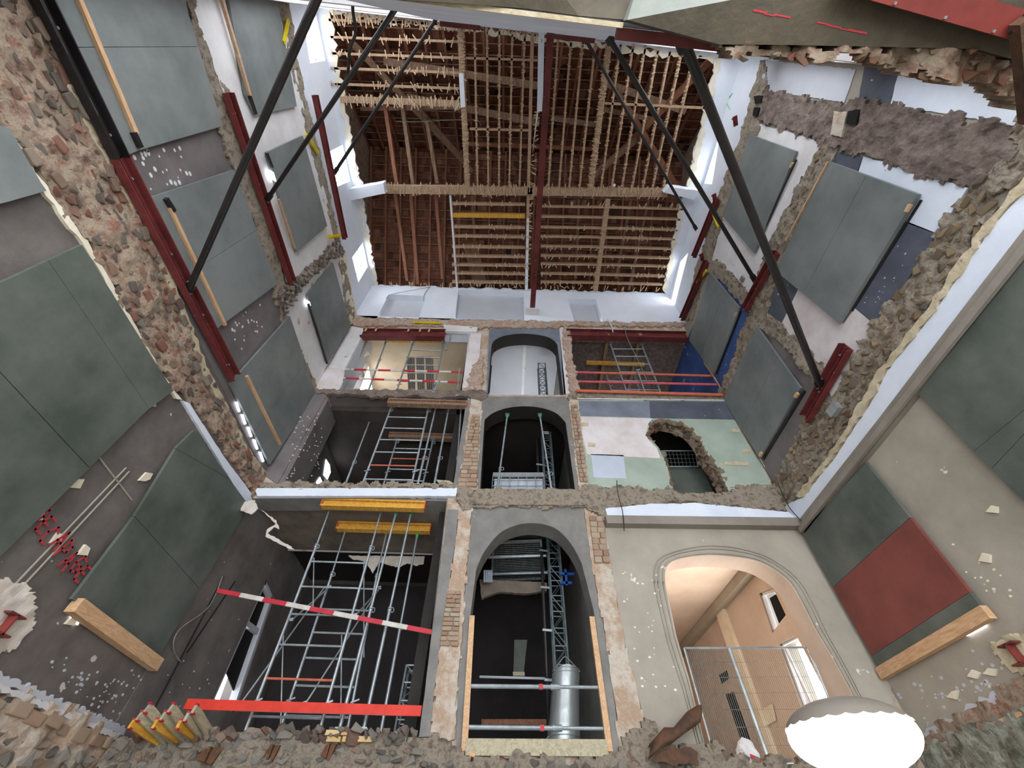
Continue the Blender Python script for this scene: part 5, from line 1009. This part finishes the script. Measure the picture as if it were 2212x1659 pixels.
# ------------------------------------------------------------------ mesh fences
def fence(label, quad, y, nv, nh, r=.004, mid=None):
    t = thing('mesh_fence', label, 'fence'); q = [at(p, 'y', y) for p in quad]
    for i in range(4): tube('frame_tube', q[i], q[(i+1) % 4], .02, M['galv'], t, 8)
    if mid: tube('frame_tube', at(mid[0], 'y', y), at(mid[1], 'y', y), .02, M['galv'], t, 8)
    P = [beam_vf(q[0].lerp(q[1], k/nv), q[3].lerp(q[2], k/nv), r*2, r*2) for k in range(1, nv)]+[beam_vf(q[0].lerp(q[3], k/nh), q[1].lerp(q[2], k/nh), r*2, r*2) for k in range(1, nh)]
    o = many('wire_mesh', P, M['mesh'], t); o['kind'] = 'stuff'; return t
fence('tall site fence panel with wire mesh standing in the big arch', (((1478, 1400)), (1574, 1400), (1664, 1652), (1548, 1652)), 8.5, 24, 7)
fence('second site fence panel, right part behind the lamp', (((1576, 1400)), (1745, 1398), (1850, 1652), (1666, 1652)), 8.5, 40, 7, .002)
fence('small mesh fence seen through the ragged breach', ((1428, 974), (1502, 974), (1508, 1008), (1436, 1008)), 8.9, 9, 4, .005)
# bag and paper in the pink room
t = thing('plastic_bag', 'white plastic bag with red print at the foot of the fence', 'bag'); c = at((1618, 1632), 'y', 8.4)
bmx = bmesh.new(); bmesh.ops.create_icosphere(bmx, subdivisions=3, radius=.16)
for vv in bmx.verts: vv.co = vv.co*(1+.35*noise.noise(vv.co*9)); vv.co.z *= 1.25
me = bpy.data.meshes.new('bag'); bmx.to_mesh(me); bmx.free(); o = link('bag', me, M['white'], t); o.location = c; beam('red_print', c+Vector((-.06, -.17, -.03)), c+Vector((.08, -.17, -.08)), .01, .05, M['redwhite_r'], t)
o = slab('paper_sheet', [(1640, 1536), (1668, 1520), (1676, 1556), (1648, 1572)], ('x', XR-.06, -1), 0, .01, M['creamlight']); tag(o, 'pale square sheet on the pink wall behind the fence', 'paper')
# torn sheet-metal gutter
t = thing('rusty_gutter', 'bent rusty sheet-metal channel sticking out of the rubble right of the arch', 'sheet metal')
cs_ = [(1400, 1628), (1430, 1598), (1452, 1592), (1480, 1565), (1500, 1552), (1512, 1545)]; V = []; Fc = []
for i, q in enumerate(cs_):
    c = at(q, 'y', 7.7-.05*(i % 2)); wd = (.10, .13, .10, .14, .14, .12)[i]
    for k in range(7): th = math.pi*(k/6)-math.pi*.25; V.append(c+Vector((math.cos(th)*wd*.5, -math.sin(th)*wd*.8, math.cos(th)*wd*1.1)))
for i in range(len(cs_)-1):
    for k in range(6): Fc.append((i*7+k, i*7+k+1, (i+1)*7+k+1, (i+1)*7+k))
o = obj('bent_sheet', V, Fc, M['rust'], t, True); md = o.modifiers.new('s', 'SOLIDIFY'); md.thickness = .012
o = slab('torn_flap', [(1405, 1640), (1440, 1618), (1480, 1612), (1505, 1625), (1508, 1650), (1450, 1652)], ('y', 7.7, -1), 0, .02, M['rust'], t, .03, .06)
# ------------------------------------------------------------------ LAMP
t = thing('balloon_lamp', 'big glowing white balloon work lamp with a scalloped grey cap, lower right', 'lamp')
yl = 4.6; c = at((1840, 1592), 'y', yl); e0 = at((1708, 1590), 'y', yl); e1 = at((1971, 1590), 'y', yl); r = (e1-e0).length/2*.93
def cap(rx, rz, t0, t1, nu, nv, scal=0):
    V = []; Fc = []
    for j in range(nv+1):
        ph = t0+(t1-t0)*j/nv
        for i in range(nu):
            th = 2*math.pi*i/nu; p_ = ph+(scal*abs(math.sin(th*12)) if j == 0 else 0); V.append(c+Vector((math.cos(th)*math.cos(p_)*rx, math.sin(th)*math.cos(p_)*rx, math.sin(p_)*rz)))
    for j in range(nv):
        for i in range(nu): Fc.append((j*nu+i, j*nu+(i+1) % nu, (j+1)*nu+(i+1) % nu, (j+1)*nu+i))
    return V, Fc
obj('glowing_balloon', *cap(r, r*.50, -math.pi/2, math.pi/2, 48, 20), M['lamp'], t, True); obj('scalloped_cap', *cap(r*1.03, r*.53, .30, math.pi/2, 96, 8, -.06), M['taupe_d'], t, True)
tube('stand_pole', (c.x, c.y, 0), (c.x, c.y, c.z-r*.66), .02, M['galv'], t); 
for k in range(3): a = k*2.094; tube('stand_leg', (c.x+math.cos(a)*.5, c.y+math.sin(a)*.5, .01), (c.x, c.y, .7), .014, M['galv'], t, 8)
# ------------------------------------------------------------------ WRITING
GL = {'D': [[(0, 0), (0, 1), (.5, .85), (.6, .5), (.45, .1), (0, 0)]], 'E': [[(.55, .95), (.1, .9), (0, .5), (.1, .05), (.6, .1)], [(.03, .52), (.45, .55)]], 'C': [[(.6, .85), (.25, 1), (0, .55), (.15, .05), (.6, .1)]],
      'A': [[(0, 0), (.3, 1), (.6, 0)], [(.1, .38), (.52, .4)]], 'P': [[(0, 0), (.05, 1), (.55, .85), (.5, .5), (.05, .45)]], 'G': [[(.6, .85), (.2, .95), (0, .45), (.2, .02), (.6, .15), (.58, .5), (.3, .48)]]}
t0, t1 = at((54, 1118), 'x', XL), at((166, 1262), 'x', XL); dx_ = (t1-t0); lx = dx_.normalized(); ly = Vector((1, 0, 0)).cross(lx)
for k, ch in enumerate('DECAPAGE'):
    vfs = []
    for st in GL[ch]:
        pts_ = [t0+dx_*(k/8)+lx*(q[0]*dx_.length/8*1.15)+ly*(q[1]*.23-.03*(k % 3))+Vector((.047, 0, 0)) for q in st]
        for a, b in zip(pts_, pts_[1:]): d_ = (b-a).normalized()*.012; vfs.append(beam_vf(a-d_, b+d_,   .004, .026, Vector((0, -d_.z, d_.y))))
    many('painted_letter', vfs, M['paintred'], wl)
P = []
for a, b in (((1557, 235), (1583, 202)), ((1562, 205), (1578, 236))): P.append(beam_vf(pt(a, RA, .01), pt(b, RA, .01), .03, .01))
many('green_cross_mark', P, M['paintgreen'], wr)
P = [beam_vf(zp(x, y, zs-.003), zp(x+w_, y+w_*.2, zs-.003), .008+.004*(x % 3), .003) for x, y, w_ in ((1628, 22, 30), (1650, 30, 24), (1672, 31, 36), (1765, 48, 22), (1786, 54, 30), (1815, 62, 16), (1832, 64, 40))]; many('red_marks', P, M['paintred'], wf)
# ------------------------------------------------------------------ CABLES
for k, (pts, pl, off, lb_) in enumerate((
    ([(420, 1098), (440, 1094), (480, 1104), (528, 1108)], B, .3, 'thin wire curling left from the plasterboard scrap'),
    ([(470, 1245), (440, 1310), (375, 1360), (362, 1400), (378, 1430)], L, .1, 'thin cable hanging down the dark lower left wall'),
    ([(1328, 1052), (1330, 1080), (1340, 1120), (1343, 1160)], B, .25, 'dark cable dangling over the cornice left end'),
    ([(1668, 1060), (1690, 1110), (1725, 1150), (1755, 1180), (1758, 1205)], B, .3, 'thin cable drooping from the right corner over the cornice'),
    ([(1348, 705), (1352, 735), (1378, 790), (1394, 830)], B, .15, 'cable hanging across the upper-right scaffold frame'),
    ([(1492, 728), (1500, 750), (1512, 765), (1524, 782)], B, .1, 'cable along the blue wall down to the pink plank'),
    ([(835, 650), (850, 640), (930, 625)], B, .1, 'fine wire on the white attic wall'),
    ([(930, 622), (918, 640), (916, 655)], B, .1, 'black cable beside the left attic niche'),
    ([(1310, 700), (1318, 712), (1322, 728)], B, .2, 'white strip hanging over the right red lintel'),
    ([(855, 262), (900, 263), (1000, 258), (1030, 260), (1040, 272)], ('z', 15.9, -1), 0, 'thin wire stretched across the attic joists'))):
    o = wire('cable', [pt(q, pl, off) for q in pts], .010 if k != 8 else .02, M['cable' if k not in (2, 3, 7) else 'black'] if k != 8 else M['white'], None, 5, 6); tag(o, lb_, 'cable')
for k, (q, lb_) in enumerate((((1608, 603), 'small grey socket box on the white field left of the middle red channel'),)):
    t = thing('socket_box', lb_, 'box'); c = pt(q, R, .06); beam('cover', c-Vector((0, .07, 0)), c+Vector((0, .07, 0)), .05, .16, M['grey'], t); beam('rim', c-Vector((.02, .05, 0)), c+Vector((-.02, .05, 0)), .03, .12, M['board'], t)
t = thing('metal_box', 'small galvanised junction box in the right wall scar below the red channel', 'box'); c = pt((1826, 885), R, .2); beam('box', c-Vector((0, .12, 0)), c+Vector((0, .12, 0)), .1, .16, M['galv'], t); beam('lid', c-Vector((.06, .13, 0)), c+Vector((-.06, .13, .0)), .01, .18, M['zinc'], t)
# ------------------------------------------------------------------ tidy: put every Empty at the base of its parts
bpy.context.view_layer.update()
for e in [o for o in sc.objects if o.type == 'EMPTY' and o.children]:
    if e.get('kind') == 'structure': continue
    cs2 = [c @ Vector(p) for ch in e.children for c in (ch.matrix_world,) for p in ch.bound_box]
    bx = Vector(((min(p.x for p in cs2)+max(p.x for p in cs2))/2, (min(p.y for p in cs2)+max(p.y for p in cs2))/2, min(p.z for p in cs2)))
    e.location = e.location+bx
    for ch in e.children: ch.location = ch.location-bx
